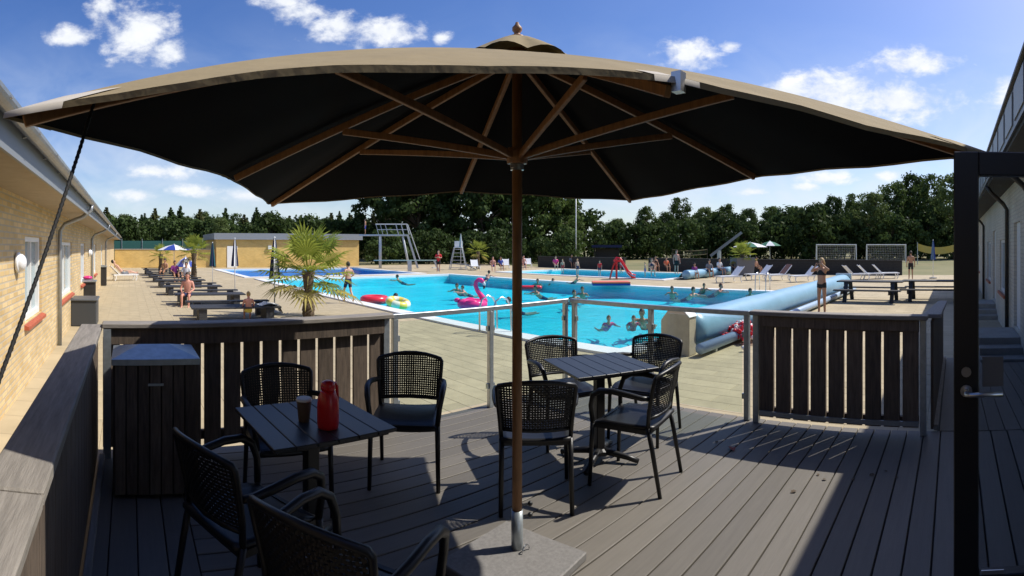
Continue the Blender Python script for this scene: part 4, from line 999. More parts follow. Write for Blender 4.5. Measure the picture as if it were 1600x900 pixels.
def diving():
    base = G(600,419); t = thing('diving_tower', 'grey steel diving tower with railed platform and steep ladder at the diving pool', 'diving tower', (base.x,base.y,PAV), -AZ0+R(14))
    # local x runs to the right as seen from the deck, boards point left over the water
    zp = 3.0
    MB().box(-2.3,2.2,-0.5,0.5,zp,zp+0.14).build('platform', m_tower, t)
    for y in (-0.35,0.35):
        MB().tube([(-0.35,y,0),(-0.35,y,zp)],0.14,10).build('leg', m_tower, t, smooth=True)
        MB().tube([(2.35,y,0),(1.75,y,zp)],0.09,8).build('leg', m_tower, t, smooth=True)
    for y in (-0.48,0.48):
        b = MB()
        for x in (-0.75,-0.35,0.1,1.1,1.6,2.1): b.tube([(x+0.25,y,zp+0.14),(x,y,zp+1.1)],0.025,6)
        b.tube([(-0.8,y,zp+1.1),(2.15,y,zp+1.1)],0.03,6); b.tube([(-0.6,y,zp+0.6),(2.15,y,zp+0.6)],0.02,6); b.build('railing', m_tower, t)
    b = MB()
    for y in (-0.3,0.3): b.bar((2.2,y,zp+0.1),(3.15,y,0),0.05,0.16); b.tube([(2.2,y,zp+1.1),(3.35,y,0.8)],0.025,6)
    for k in range(10): f = (k+0.5)/10; b.box(2.2+0.95*f-0.08,2.2+0.95*f+0.08,-0.3,0.3,zp*(1-f)+0.04,zp*(1-f)+0.08)
    b.build('ladder', m_tower, t)
    base = G(640,424); t = thing('springboard', 'low springboard on short stands right of the diving tower', 'springboard', (base.x,base.y,PAV), -AZ0+R(14))
    MB().box(-2.9,2.3,-0.25,0.25,0.86,0.92).build('board', M('pale_green_board', (0.40,0.55,0.48), 0.6), t)
    MB().box(-0.15,0.15,-0.3,0.3,0,0.858).build('fulcrum_stand', m_tower, t); 
    b = MB(); b.bar((2.0,-0.25,0.86),(2.4,-0.25,0),0.06,0.12); b.bar((2.0,0.25,0.86),(2.4,0.25,0),0.06,0.12); b.bar((1.8,-0.25,0.3),(2.3,0.25,0.3),0.05,0.08); b.build('rear_stand', m_tower, t)
    base = G(716,421); t = thing('lifeguard_chair', 'tall white tubular lifeguard chair in front of the dark trees', 'lifeguard chair', (base.x,base.y,PAV), -AZ0)
    for sx in (-1,1):
        for sy in (-1,1): MB().tube([(sx*0.75,sy*0.6,0),(sx*0.35,sy*0.3,1.9)],0.035,6).build('leg', m_tower, t)
    b = MB()
    for k in range(6): f = (k+0.6)/6; q = 0.75-0.4*f; b.tube([(-q,-0.6+0.3*f,1.9*f),(q,-0.6+0.3*f,1.9*f)],0.025,6)
    b.build('ladder', m_tower, t); MB().box(-0.38,0.38,-0.3,0.35,1.9,1.96).build('seat', m_white, t); MB().box(-0.36,0.36,0.3,0.36,1.965,2.5).build('backrest', m_white, t)
    MB().tube([(0.75,-0.6,0.45),(1.7,-0.9,0.0)],0.05,6).build('brace', m_tower, t)
diving()

# dark retaining wall and the field behind it
t = thing('dark_timber_wall', 'long low dark timber wall between the pool terrace and the playing field', 'wall', (0,0,0))
for a,c in ((3.6,24.0),(26.5,37.0)):
    b = MB()
    for k in range(6): b.box(36.5,36.72,a,c,PAV-0.02+k*0.172,PAV+k*0.172+0.148)
    b.build('boards', m_darkwood, t)
    MB().box(36.44,36.9,a-0.02,c+0.02,PAV+1.012,PAV+1.06).build('cap', m_darkwood, t)
def goal(label, px_, r, w=5.0):
    p = W(px_, r); t = thing('football_goal', label, 'goal', p, -(AZ0+(px_-800)/FPX)+R(6), 'football goals')
    h = 2.25
    for s in (-1,1): MB().tube([(s*w/2,0,0),(s*w/2,0,h)],0.06,8).build('post', m_white, t)
    MB().tube([(-w/2-0.06,0,h),(w/2+0.06,0,h)],0.06,8).build('crossbar', m_white, t)
    b = MB()
    for s in (-1,1): b.tube([(s*w/2,0,h),(s*w/2,0.8,h),(s*w/2,1.8,0)],0.03,6)
    b.tube([(-w/2,1.8,0.03),(w/2,1.8,0.03)],0.03,6); b.build('back_frame', m_white, t)
    b = MB(); n = 22
    for k in range(n+1): x = -w/2+w*k/n; b.tube([(x,0.8,h),(x,1.8,0)],0.006,4,cap=False)
    for k in range(10): f = k/10; b.tube([(-w/2,0.8+f,h*(1-f)),(w/2,0.8+f,h*(1-f))],0.006,4,cap=False)
    b.build('net', m_cloth_w, t)
goal('white football goal left of the other, straight behind the woman in bikini', 1307, 66)
goal('white football goal farther right on the lawn', 1385, 67)
def volley():
    p = W(1078,78); t = thing('volleyball_net', 'sagging pale volleyball net between two posts on the field', 'net', p, -(AZ0+(1078-800)/FPX))
    for x in (-2.6,0.1,2.6): MB().tube([(x,0,0),(x,0,1.75)],0.05,6).build('post', m_bark, t)
    b = MB()
    for z0,sg in ((1.62,0.22),(0.95,0.2)): b.tube([(x,0.0,z0-sg*(1-(x/2.6)**2)) for x in [-2.6+0.26*k for k in range(21)]],0.055,5)
    b.build('tape', M('straw_tape', (0.30,0.25,0.14), 0.9), t)
    b = MB()
    for k in range(27): x = -2.6+0.2*k; b.tube([(x,0,0.95-0.2*(1-(x/2.6)**2)),(x,0,1.62-0.22*(1-(x/2.6)**2))],0.008,4,cap=False)
    b.build('mesh', m_cloth_g, t)
volley()
p = W(1110,50); a = W(1110,50,ZH(400,50)); c = W(1159,50,ZH(363,50))
t = thing('raised_boom', 'long pale barrier pole slanting up in front of the dark trees', 'boom', (p.x,p.y,PAV)); MB().bar(a-Vector(t.location),c-Vector(t.location),0.22,0.26).build('pole', m_fascia, t)
b = MB(); q = a.lerp(c,0.28)-Vector(t.location); b.box(q.x-0.14,q.x+0.14,q.y-0.14,q.y+0.14,0,q.z-0.1); b.build('stand', m_galv, t)
p = W(900,62); t = thing('flagpole', 'thin white flagpole standing in front of the dark trees', 'flagpole', p); MB().tube([(0,0,0),(0,0,8.2)],[0.07,0.045],8).build('pole', m_whiteplastic, t, smooth=True); MB().ball((0,0,8.25),0.09,8,6).build('ball', m_whiteplastic, t)
p = W(1465,60); t = thing('yellow_banner', 'sagging yellow cloth banner stretched between posts on the field, right', 'banner', p, -(AZ0+(1465-800)/FPX))
for x in (-2.3,2.3): MB().tube([(x,0,0),(x,0,2.5)],0.05,6).build('post', m_galv, t)
vs = []; fs = []
for i in range(21):
    x = -2.3+0.23*i; s_ = 0.45*(1-(x/2.3)**2)
    for z in (2.4,2.15,1.85,1.6): vs.append((x,0.06*math.sin(i*0.9+z*4),z-s_))
for i in range(20):
    for j in range(3): a_ = i*4+j; fs.append((a_,a_+4,a_+5,a_+1))
MB().add(vs, fs).build('cloth', m_ybanner, t, smooth=True)
p = W(948,70); t = thing('field_shelter', 'dark blue roofed shelter on the field behind the paddling pool', 'shelter', p, -(AZ0+148/FPX))
for x in (-1.6,1.6): MB().box(x-0.07,x+0.07,-0.07,0.07,0,1.9).build('post', m_darkwood, t)
MB().box(-2.0,2.0,-0.7,0.7,1.9,2.25).build('roof', m_navy, t); MB().box(-1.5,1.5,0.4,0.45,0.3,1.8).build('back_wall', m_darkwood, t)
# red slide at the paddling pool
p = G(966,436); t = thing('paddling_pool_slide', 'red plastic toddler slide at the edge of the paddling pool', 'slide', (p.x,p.y,PAV), -AZ0-R(5))
b = MB(); vs = []; fs = []
prof = [(-0.75,0.03),(-0.60,0.55),(-0.38,1.15),(-0.12,1.42),(0.15,1.38),(0.45,1.0),(0.80,0.5),(1.15,0.22),(1.45,0.16)]
for x,z in prof: vs += [(x,-0.32,z),(x,0.32,z),(x,-0.32,z-0.16),(x,0.32,z-0.16)]
for i in range(len(prof)-1):
    a_ = 4*i; fs += [(a_,a_+4,a_+5,a_+1),(a_+2,a_+3,a_+7,a_+6),(a_,a_+2,a_+6,a_+4),(a_+1,a_+5,a_+7,a_+3)]
e_ = 4*(len(prof)-1); fs += [(0,1,3,2),(e_,e_+2,e_+3,e_+1)]
b.add(vs, fs).build('chute', m_red, t)
for s in (-1,1): MB().tube([(x,s*0.34,z+0.14) for x,z in prof[2:]],0.05,6).build('side_rail', m_redvinyl, t, smooth=True)
for s in (-1,1): MB().tube([(-0.15,s*0.3,0),(-0.15,s*0.3,1.3)],0.05,6).build('support', m_red, t)
t.scale = (0.72,0.9,0.85)

# ------------------------------------------------------------------ trees
def leaf_cloud(rnd, clumps, per, size, b):
    for (c, rad) in clumps:
        for _ in range(per):
            d = Vector((rnd.gauss(0,1),rnd.gauss(0,1),rnd.gauss(0,1))).normalized()*rad*rnd.random()**0.45
            d.z *= 0.75; p = c+d
            n = (d.normalized()*1.5+Vector((rnd.uniform(-1,1),rnd.uniform(-1,1),rnd.uniform(-0.3,1)))).normalized()
            x = n.orthogonal().normalized(); x.rotate(Matrix.Rotation(rnd.uniform(0,6.28),3,n)); y = n.cross(x)
            s = size*rnd.uniform(0.6,1.3)
            b.add([p-x*s*0.5,p+y*s*0.32,p+x*s*0.5,p-y*s*0.32],[(0,1,2,3)])
def broad_tree_mesh(seed, h, w, trunk, ncl, per, size, crown_lo=0.12):
    rnd = random.Random(seed); b = MB(); cl = []; tr = MB()
    tr.tube([(0,0,-0.2),(0.1,0.05,h*0.25),(-0.05,0.1,h*0.5),(0.05,0,h*0.78)],[trunk,trunk*0.75,trunk*0.5,trunk*0.15],8)
    for k in range(ncl):
        f = rnd.random()**0.8; z = h*(crown_lo+(1-crown_lo)*f)
        wr = w*(math.sin(math.pi*min(1,0.22+0.72*f))**0.7)*(0.9+0.2*math.sin(seed+k)); a = rnd.uniform(0,6.28); q = wr*math.sqrt(rnd.uniform(0.15,1))
        c = Vector((q*math.cos(a),q*math.sin(a),z)); cl.append((c, rnd.uniform(0.10,0.20)*w+0.35))
        if k % 4 == 0: s = Vector((0,0,z*0.62)); tr.tube([s,s.lerp(c,0.5)+Vector((0,0,0.2)),c],[trunk*0.3,trunk*0.2,trunk*0.06],5)
    leaf_cloud(rnd, cl, per, size, b)
    return b, tr
def conifer_mesh(seed, h, w):
    rnd = random.Random(seed); b = MB(); tr = MB().tube([(0,0,-0.2),(0,0,h*0.97)],[0.2,0.03],6)
    tiers = int(h*2.2)
    for k in range(tiers):
        f = k/tiers; z = h*(0.06+0.94*f); rad = w*(1-f)**0.85*rnd.uniform(0.75,1.15)+0.12; n = int(12+24*(1-f))
        for j in range(n):
            a = rnd.uniform(0,6.28); L_ = rad*rnd.uniform(0.6,1.1); d = Vector((math.cos(a),math.sin(a),0)); s = Vector((-d.y,d.x,0))
            for q in range(3):
                f0,f1 = q/3,(q+1)/3+0.1; wd = 0.32*(1.2-f0)*min(1,L_)
                p0 = d*L_*f0+Vector((0,0,z-0.25*L_*f0+rnd.uniform(-.15,.15))); p1 = d*L_*f1+Vector((0,0,z-0.32*L_*f1+rnd.uniform(-.1,.2)))
                tw = Vector((0,0,rnd.uniform(-0.25,0.25)))
                b.add([p0-s*wd-tw,p0+s*wd+tw,p1+s*wd*0.5+tw,p1-s*wd*0.5-tw],[(0,1,2,3)])
    return b, tr
tree_src = {}
def tree_kind(key, name, bm_pair, mat):
    b, tr = bm_pair; tree_src[key] = (name, b.mesh('crown_'+key, mat), tr.mesh('trunk_'+key, m_bark, smooth=True))
def plant(key, label, p, scale, rz, group, zs=1.0):
    name, cm, tm = tree_src[key]; t = thing(name, label, 'tree', (p.x,p.y,PAV), rz, group); t.scale = (scale,scale,scale*zs)
    put('crown', cm, t); put('trunk', tm, t); return t
for k in range(3): tree_kind('con%d' % k, 'conifer_tree', conifer_mesh(20+k, 11, 3.0+0.4*k), m_needle if k < 2 else m_needle2)
for k in range(3): tree_kind('big%d' % k, 'dark_oak_tree', broad_tree_mesh(40+k, 14, 5.6, 0.38, 150, 66, 0.6, 0.02), m_leafdark if k else m_leaf)
for k in range(4): tree_kind('pop%d' % k, 'leafy_tree', broad_tree_mesh(60+k, 13, 4.3, 0.22, 125, 46, 0.46, 0.02), (m_leaf, m_leafpale, m_leaf, m_leafdark)[k])
for k in range(2): tree_kind('bush%d' % k, 'hedge_shrub', broad_tree_mesh(80+k, 4.0, 2.8, 0.10, 60, 46, 0.36, 0.0), m_leafdark)
rt = random.Random(11)
for i in range(46):
    px_ = 112+i*11.6+rt.uniform(-5,5); r = 98+rt.uniform(-8,26)
    plant('con%d' % (i % 3), 'dark conifer in the forest row behind the low yellow building and wall', W(px_, r), rt.uniform(0.70,0.93), rt.uniform(0,6), 'conifers of the far forest edge')
for i in range(17):
    px_ = 165+i*26+rt.uniform(-8,8)
    plant('pop%d' % (i % 4), 'round headed green tree among the conifers of the far forest row', W(px_, 106+rt.uniform(-5,9)), rt.uniform(0.55,0.68), rt.uniform(0,6), 'broad trees in the far forest')
for i in range(12):
    px_ = 175+i*34+rt.uniform(-10,10)
    plant('bush%d' % (i % 2), 'rounded dark shrub under the conifers behind the yellow wall', W(px_, 84+rt.uniform(-5,5)), rt.uniform(1.2,1.7), rt.uniform(0,6), 'shrubs at the forest edge')
for i,(px_,r,s,lb) in enumerate(((608,82,1.06,'dark spreading tree behind the left half of the diving tower'),(655,74,0.98,'dark spreading tree behind the springboard'),(705,80,1.12,'tall dark tree behind the lifeguard chair'),(752,72,1.02,'dark spreading tree behind the small palm near the lifeguard chair'),(800,80,1.1,'tall dark tree straight behind the parasol pole'),(842,73,0.96,'dark tree right of the parasol pole, second from the right of its clump'),(868,78,0.86,'lighter green tree at the right end of the central clump by the flagpole'))):
    plant('big%d' % (1+i % 2 if i < 5 else 0), lb, W(px_, r), s, i*1.3, 'dark trees in the central clump')
for i in range(9):
    plant('bush%d' % (i % 2), 'low dark bush at the foot of the central tree clump', W(600+i*35, 62+rt.uniform(-3,5)), rt.uniform(0.7,1.0), rt.uniform(0,6), 'bushes below the central trees')
tops = [(935,345),(965,340),(1010,322),(1042,330),(1062,308),(1100,322),(1135,318),(1170,325),(1205,322),(1240,325),(1275,315),(1302,305),(1335,302),(1365,298),(1395,282),(1425,270),(1455,272),(1490,268),(1525,285),(1560,280),(1595,285)]
tn = ['leafy tree at the left end of the field row, right of the flagpole','leafy tree behind the blue field shelter','leafy tree left of the volleyball net, behind the paddling pool','leafy tree behind the left post of the volleyball net','tallest leafy tree over the volleyball net','leafy tree behind the right end of the volleyball net','leafy tree behind the slanting barrier pole','leafy tree behind the top of the barrier pole and planter palm','leafy tree straight behind the white and dark green parasol','leafy tree between the parasols and the left football goal','leafy tree behind the left post of the left football goal','leafy tree behind the middle of the left football goal','leafy tree behind the gap between the football goals','leafy tree behind the left half of the right football goal','tall leafy tree behind the right half of the right football goal','tall leafy tree behind the walking man','tallest leafy tree behind the yellow banner','leafy tree behind the right end of the yellow banner','leafy tree seen through the glass door, left one','leafy tree at the clubhouse eave, seen through the glass door',None]
for i,(px_,ty) in enumerate(tops):
    if tn[i] is None: continue
    r = 92+rt.uniform(-8,8); h = ZH(ty, r)-PAV; s = h/13.6
    plant('pop%d' % (i % 4), tn[i], W(px_, r), s, rt.uniform(0,6), 'trees behind the playing field')
for i in range(14):
    px_ = 955+i*42+rt.uniform(-8,8); ty = 345-(px_-955)*0.085
    plant('pop%d' % ((i+2) % 4), 'leafy tree of the second row, mostly hidden behind the trees of the playing field', W(px_, 112+rt.uniform(-4,6)), (ZH(ty,112)-PAV)/13.6, rt.uniform(0,6), 'second row of trees behind the field')
for i in range(19):
    px_ = 918+i*36+rt.uniform(-10,10)
    plant('bush%d' % (i % 2), 'dark hedge shrub at the foot of the tree row behind the playing field', W(px_, 84+rt.uniform(-3,5)), rt.uniform(1.3,1.9), rt.uniform(0,6), 'hedge along the playing field', 1.05)
plant('pop1', 'pale green tree top standing up behind the yellow building roof', W(344,64), 0.42, 1.0, None)

# palms
def palm(label, loc, h, nf, size, seed):
    rnd = random.Random(seed); t = thing('fan_palm', label, 'palm', loc, rnd.uniform(0,6), 'fan palms')
    b = MB(); k = 26; n = 12; vs = []; fs = []
    for i in range(k+1):
        z = h*i/k; rr = 0.125+0.02*math.sin(i*0.3)
        for j in range(n): a = 2*math.pi*j/n; q = rr*(1+0.22*rnd.random()+(0.12 if (i+j) % 2 else 0)); vs.append((q*math.cos(a),q*math.sin(a),z))
    for i in range(k):
        for j in range(n): fs.append((i*n+j,i*n+(j+1) % n,(i+1)*n+(j+1) % n,(i+1)*n+j))
    b.add(vs, fs); b.build('trunk', m_palmbark, t)
    for v in range(nf):
        el = R(78-115*(v/nf)**1.0+rnd.uniform(-8,8)); az = v*2.39996+rnd.uniform(-0.2,0.2)
        L_ = size*rnd.uniform(0.50,0.66)
        d = Vector((math.cos(az)*math.cos(el),math.sin(az)*math.cos(el),math.sin(el))); s = Vector((-math.sin(az),math.cos(az),0)); up = s.cross(d)*-1
        p0 = Vector((0,0,h-0.05)); droop = Vector((0,0,-0.10*L_))
        tip = p0+d*L_+droop
        b = MB().tube([p0,p0+d*L_*0.5+droop*0.2,tip],[0.014,0.010,0.007],5)
        f = b.build('frond', m_palmdry if el < R(-18) else m_palm, t)
        lb = MB(); m = 19
        for q in range(m):
            a = R(-125+250*q/(m-1)); dd = (d*math.cos(a)+s*math.sin(a)).normalized(); ll = size*0.46*(0.72+0.28*math.cos(a))*rnd.uniform(0.9,1.08)
            nrm = dd.cross(up).normalized()*0.022*size
            mid = tip+dd*ll*0.55+up*0.03; end = tip+dd*ll+Vector((0,0,-0.10*ll-0.13*ll*rnd.random()))
            lb.add([tip,mid-nrm,end,mid+nrm,mid-up*0.012],[(0,1,4),(1,2,4),(2,3,4),(3,0,4)])
        lb.build('fan', m_palmdry if el < R(-18) else m_palm, f)
    return t
palm('big fan palm with drooping yellow green fronds just beyond the picket fence', (*G(482,499).xy,PAV), 1.30, 31, 1.55, 5)
palm('fan palm behind the left row of sunbeds, second in size', (*G(303,440).xy,PAV), 1.75, 24, 1.15, 8)
palm('small palm at the far left by the open parasol', (*W(251,38).xy,PAV), 1.45, 18, 0.95, 9)
palm('small palm in front of the dark trees right of the lifeguard chair', (*W(747,47).xy,PAV), 1.6, 18, 1.25, 12)
pp = W(1160,36); palm('leafy palm in a tall grey planter at the end of the terrace', (pp.x,pp.y,PAV+0.72), 0.75, 26, 1.15, 13)
t = thing('grey_planter', 'tall grey tapered planter holding the palm between the green parasols', 'planter', (pp.x,pp.y,PAV)); MB().lathe([(0.55,0),(0.85,0.1),(0.95,1.25),(0.86,1.25),(0.80,1.05)],4).build('pot', M('grey_planter_wood', (0.16,0.16,0.17), 0.8), t); MB().lathe([(0.02,0.98),(0.78,0.98),(0.78,1.02),(0.02,1.04)],4).build('soil', m_bark, t)

# ------------------------------------------------------------------ people
BASE = {'pel':((0,0,.93),.118),'wai':((0,.005,1.07),.105),'che':((0,0,1.27),.128),'nek':((0,-.005,1.45),.05),'hd0':((0,.012,1.535),.066),'hd1':((0,.012,1.625),.078),
        'hipL':((-.085,0,.87),.082),'kneL':((-.095,.01,.48),.052),'ankL':((-.10,-.01,.085),.036),'toeL':((-.115,.13,.03),.028),
        'hipR':((.085,0,.87),.082),'kneR':((.095,.01,.48),.052),'ankR':((.10,-.01,.085),.036),'toeR':((.115,.13,.03),.028),
        'shoL':((-.165,-.01,1.385),.055),'elbL':((-.225,-.03,1.11),.040),'wriL':((-.235,.05,.87),.028),'hanL':((-.23,.075,.80),.030),
        'shoR':((.165,-.01,1.385),.055),'elbR':((.225,-.03,1.11),.040),'wriR':((.235,.05,.87),.028),'hanR':((.23,.075,.80),.030)}
EDG = [('pel','wai'),('wai','che'),('che','nek'),('nek','hd0'),('hd0','hd1')]+[(a+s,c+s) for s in 'LR' for a,c in (('hip','kne'),('kne','ank'),('ank','toe'),('sho','elb'),('elb','wri'),('wri','han'))]+[('pel','hipL'),('pel','hipR'),('che','shoL'),('che','shoR')]
POSES = {'stand': {},
  'stride': {'kneL':(-.10,.16,.50),'ankL':(-.10,.12,.085),'toeL':(-.11,.26,.03),'kneR':(.10,-.04,.48),'ankR':(.10,-.28,.12),'toeR':(.11,-.16,.03),'elbL':(-.25,-.10,1.14),'wriL':(-.22,.10,1.02),'hanL':(-.20,.16,1.0),'elbR':(.25,-.06,1.14),'wriR':(.20,.14,1.05),'hanR':(.17,.2,1.06)},
  'handsup': {'elbL':(-.30,.12,1.36),'wriL':(-.13,.20,1.52),'hanL':(-.08,.17,1.575),'elbR':(.29,.14,1.30),'wriR':(.12,.20,1.46),'hanR':(.07,.18,1.52)},
  'folded': {'elbL':(-.25,.02,1.12),'wriL':(-.04,.17,1.14),'hanL':(.04,.17,1.15),'elbR':(.25,.02,1.12),'wriR':(.06,.20,1.19),'hanR':(-.03,.21,1.2)}}
def seated(lean=0.0, leg=0.42):
    q = {}
    for k,(p,r) in BASE.items():
        x,y,z = p
        if k[:3] in ('hip','kne','ank','toe'): continue
        zz = z-.45; q[k] = (x, y-lean*(zz-.48), zz)
    for s,sg in (('L',-1),('R',1)):
        q['hip'+s] = (sg*.085,.02,.46); q['kne'+s] = (sg*.13,leg,.48); q['ank'+s] = (sg*.12,leg+.02,.085); q['toe'+s] = (sg*.13,leg+.15,.03)
        q['elb'+s] = (sg*.24,.06-lean*.2,.66); q['wri'+s] = (sg*.16,.27,.60); q['han'+s] = (sg*.14,.34,.57)
    return q
POSES['sit'] = seated()
POSES['lounge'] = {k:v for k,v in seated(0.9,0.45).items()}
for s,sg in (('L',-1),('R',1)):
    POSES['lounge'].update({'hip'+s:(sg*.10,.10,.40),'kne'+s:(sg*.13,.50,.60 if s == 'L' else .52),'ank'+s:(sg*.12,.90,.44),'toe'+s:(sg*.13,.95,.56)})
sw = {'che':(0,-.06,1.27),'wai':(0,-.22,1.18),'pel':(0,-.35,1.12)}
for s_,sg in (('L',-1),('R',1)):
    sw.update({'elb'+s_:(sg*.30,.12,1.30),'wri'+s_:(sg*.30,.38,1.31),'han'+s_:(sg*.28,.46,1.32),'sho'+s_:(sg*.165,-.05,1.385),'hip'+s_:(sg*.085,-.40,1.10),'kne'+s_:(sg*.14,-.74,1.0),'ank'+s_:(sg*.15,-1.12,1.04),'toe'+s_:(sg*.16,-1.26,1.06)})
POSES['swim'] = sw
body_src = {}
SETS = {'trunks': ('pel','hip'), 'briefs': ('pel',), 'top': ('che',), 'shirt': ('che','wai','sho')}
def seg_d(p, a, b):
    ab = b-a; t_ = max(0, min(1, (p-a).dot(ab)/ab.length_squared)); return (p-(a+ab*t_)).length, t_
def body(pose):
    if pose in body_src: return body_src[pose]
    J = {k:(Vector(POSES[pose].get(k, p)), r) for k,(p,r) in BASE.items()}
    names = list(J); me = bpy.data.meshes.new('skel'); me.from_pydata([J[k][0] for k in names], [(names.index(a),names.index(c)) for a,c in EDG], [])
    ob = bpy.data.objects.new('skel', me); COL.objects.link(ob)
    ob.modifiers.new('s', 'SKIN'); 
    for i,k in enumerate(names):
        sv = me.skin_vertices[0].data[i]; sv.radius = (J[k][1]*(1.22 if k in ('che','pel','wai') else 1), J[k][1]*(0.92 if k in ('che','wai') else 1)); sv.use_root = (k == 'pel')
    sb = ob.modifiers.new('d', 'SUBSURF'); sb.levels = 2; sb.render_levels = 2
    dg = bpy.context.evaluated_depsgraph_get(); dg.update(); ev = ob.evaluated_get(dg); m1 = bpy.data.meshes.new_from_object(ev)
    bpy.data.objects.remove(ob)
    bm = bmesh.new(); bm.from_mesh(m1); bpy.data.meshes.remove(m1)
    hc = (J['hd0'][0]+J['hd1'][0])/2; hdir = (J['hd1'][0]-J['nek'][0]).normalized(); fwd = Vector((0,1,0)); fwd = (fwd-hdir*fwd.dot(hdir)).normalized()
    x_ = fwd.cross(hdir); RM = Matrix((x_,fwd,hdir)).transposed().to_4x4()
    e = MB().ball((0,.008,.012),.112,14,10,sc=(.70,.86,1.05)); e.ball((0,.108,-.012),.02,6,5,sc=(.7,.9,1.3)); e.ball((0,.085,-.07),.035,6,5); e.ball((-.08,0,-.01),.028,6,5,sc=(.4,.8,1)); e.ball((.08,0,-.01),.028,6,5,sc=(.4,.8,1))
    for s in 'LR':
        w,h_ = J['wri'+s][0],J['han'+s][0]; d = (h_-w).normalized(); o_ = d.orthogonal().normalized()
    T = Matrix.Translation(hc) @ RM; e.xform(T)
    mm = e.mesh('t', []); bm.from_mesh(mm); bpy.data.meshes.remove(mm)
    m2 = bpy.data.meshes.new('b'); bm.to_mesh(m2); bm.free()
    ob = bpy.data.objects.new('rm', m2); COL.objects.link(ob); rmod = ob.modifiers.new('r', 'REMESH'); rmod.mode = 'VOXEL'; rmod.voxel_size = 0.017; rmod.use_smooth_shade = True
    sm = ob.modifiers.new('sm', 'SMOOTH'); sm.factor = 0.5; sm.iterations = 3
    dg = bpy.context.evaluated_depsgraph_get(); dg.update(); m3 = bpy.data.meshes.new_from_object(ob.evaluated_get(dg)); bpy.data.objects.remove(ob)
    # which bone each face belongs to
    segs = [(a,c,J[a][0],J[c][0]) for a,c in EDG]
    near = []
    for pl in m3.polygons:
        best = min(((seg_d(pl.center, A, B)[0]-0.6*min(J[a][1],J[c][1]), a, c, seg_d(pl.center, A, B)[1]) for a,c,A,B in segs), key=lambda q: q[0]); near.append(best[1:])
    verts = [v.co.copy() for v in m3.vertices]; norms = [v.normal.copy() for v in m3.vertices]; polys = [tuple(pl.vertices) for pl in m3.polygons]
    # five fingers for each hand
    fb = MB()
    for s in 'LR':
        w,h_ = J['wri'+s][0],J['han'+s][0]; d = (h_-w).normalized(); o_ = d.cross(Vector((0.2,1,0.3))).normalized(); n_ = d.cross(o_)
        for k,(off,ln) in enumerate(((-.030,.062),(-.010,.078),(.010,.082),(.029,.070))):
            p0 = h_+o_*off; fb.tube([p0,p0+d*ln*.5+n_*.004,p0+d*ln*.85+n_*.02],[.0095,.009,.007],6)
        p0 = w+d*.03+o_*-.02; fb.tube([p0,p0-o_*.03+d*.035,p0-o_*.035+d*.07+n_*.01],[.012,.010,.008],6)
    bmb = MB(); bmb.add(verts, polys); bmb.add(fb.v, fb.f)
    bme = bmb.mesh('body_'+pose, m_skin1, smooth=True)
    def shell(test, off):
        keep = [i for i,q in enumerate(near) if test(q, m3.polygons[i].center)]
        idx = {}; vs = []; fs = []
        for i in keep:
            f = []
            for v in polys[i]:
                if v not in idx: idx[v] = len(vs); vs.append(verts[v]+norms[v]*off)
                f.append(idx[v])
            fs.append(f)
        return MB().add(vs, fs)
    cl = {}
    isleg = lambda q: q[0][:3] == 'hip' and q[1][:3] == 'kne'
    cl['trunks'] = shell(lambda q,c: (q[0] == 'pel' and (q[1] != 'wai' or q[2] < .45)) or (isleg(q) and q[2] < .62), .010).mesh('trunks_'+pose, m_navy, smooth=True)
    cl['briefs'] = shell(lambda q,c: (q[0] == 'pel' and (q[1] != 'wai' or q[2] < .05)) or (isleg(q) and q[2] < .08), .007).mesh('briefs_'+pose, m_cloth_k, smooth=True)
    cl['top'] = shell(lambda q,c: (q[0] == 'wai' and q[1] == 'che' and q[2] > .62) or (q[0] == 'che' and q[1][:3] == 'sho' and q[2] < .25 and c.z < J['che'][0].z+.03), .008).mesh('top_'+pose, m_cloth_k, smooth=True)
    cl['shirt'] = shell(lambda q,c: q[:2] in (('pel','wai'),('wai','che')) or (q[0] == 'che' and q[1] != 'nek') or (q[:2] == ('che','nek') and q[2] < .45) or (q[0][:3] == 'sho' and q[2] < .75), .014).mesh('shirt_'+pose, m_cloth_r, smooth=True)
    hb = MB().ball((0,-.008,.022),.120,14,10,sc=(.74,.88,1.05)); keep = [f for f in hb.f if sum(hb.v[i][1] for i in f)/len(f) < .045 and sum(hb.v[i][2] for i in f)/len(f) > -.055 or sum(hb.v[i][2] for i in f)/len(f) > .075]
    hb.f = keep; hb.m = [0]*len(keep); hb.xform(T); cl['hair'] = hb.mesh('hair_'+pose, m_hairb, smooth=True)
    hl = MB().ball((0,-.008,.022),.120,14,10,sc=(.74,.88,1.05)); hl.f = [f for f in hl.f if sum(hl.v[i][1] for i in f)/len(f) < .045 or sum(hl.v[i][2] for i in f)/len(f) > .075]; hl.m = [0]*len(hl.f)
    hl.tube([(0,-.07,.05),(0,-.105,-.04),(0,-.10,-.15),(0,-.085,-.25)],[.05,.065,.055,.02],8); hl.xform(T); cl['longhair'] = hl.mesh('longhair_'+pose, m_hairy, smooth=True)
    cl['face'] = []
    for nm_, e_ in (('eye', MB().ball((-.032,.098,.012),.010,6,4)),('eye', MB().ball((.032,.098,.012),.010,6,4)),('mouth', MB().ball((0,.100,-.052),.014,6,4,sc=(1.5,.4,.35)))):
        e_.xform(T); cl['face'].append((nm_, e_.mesh(nm_+'_'+pose, m_hairk, smooth=True)))
    bpy.data.meshes.remove(m3); body_src[pose] = (bme, cl); return body_src[pose]
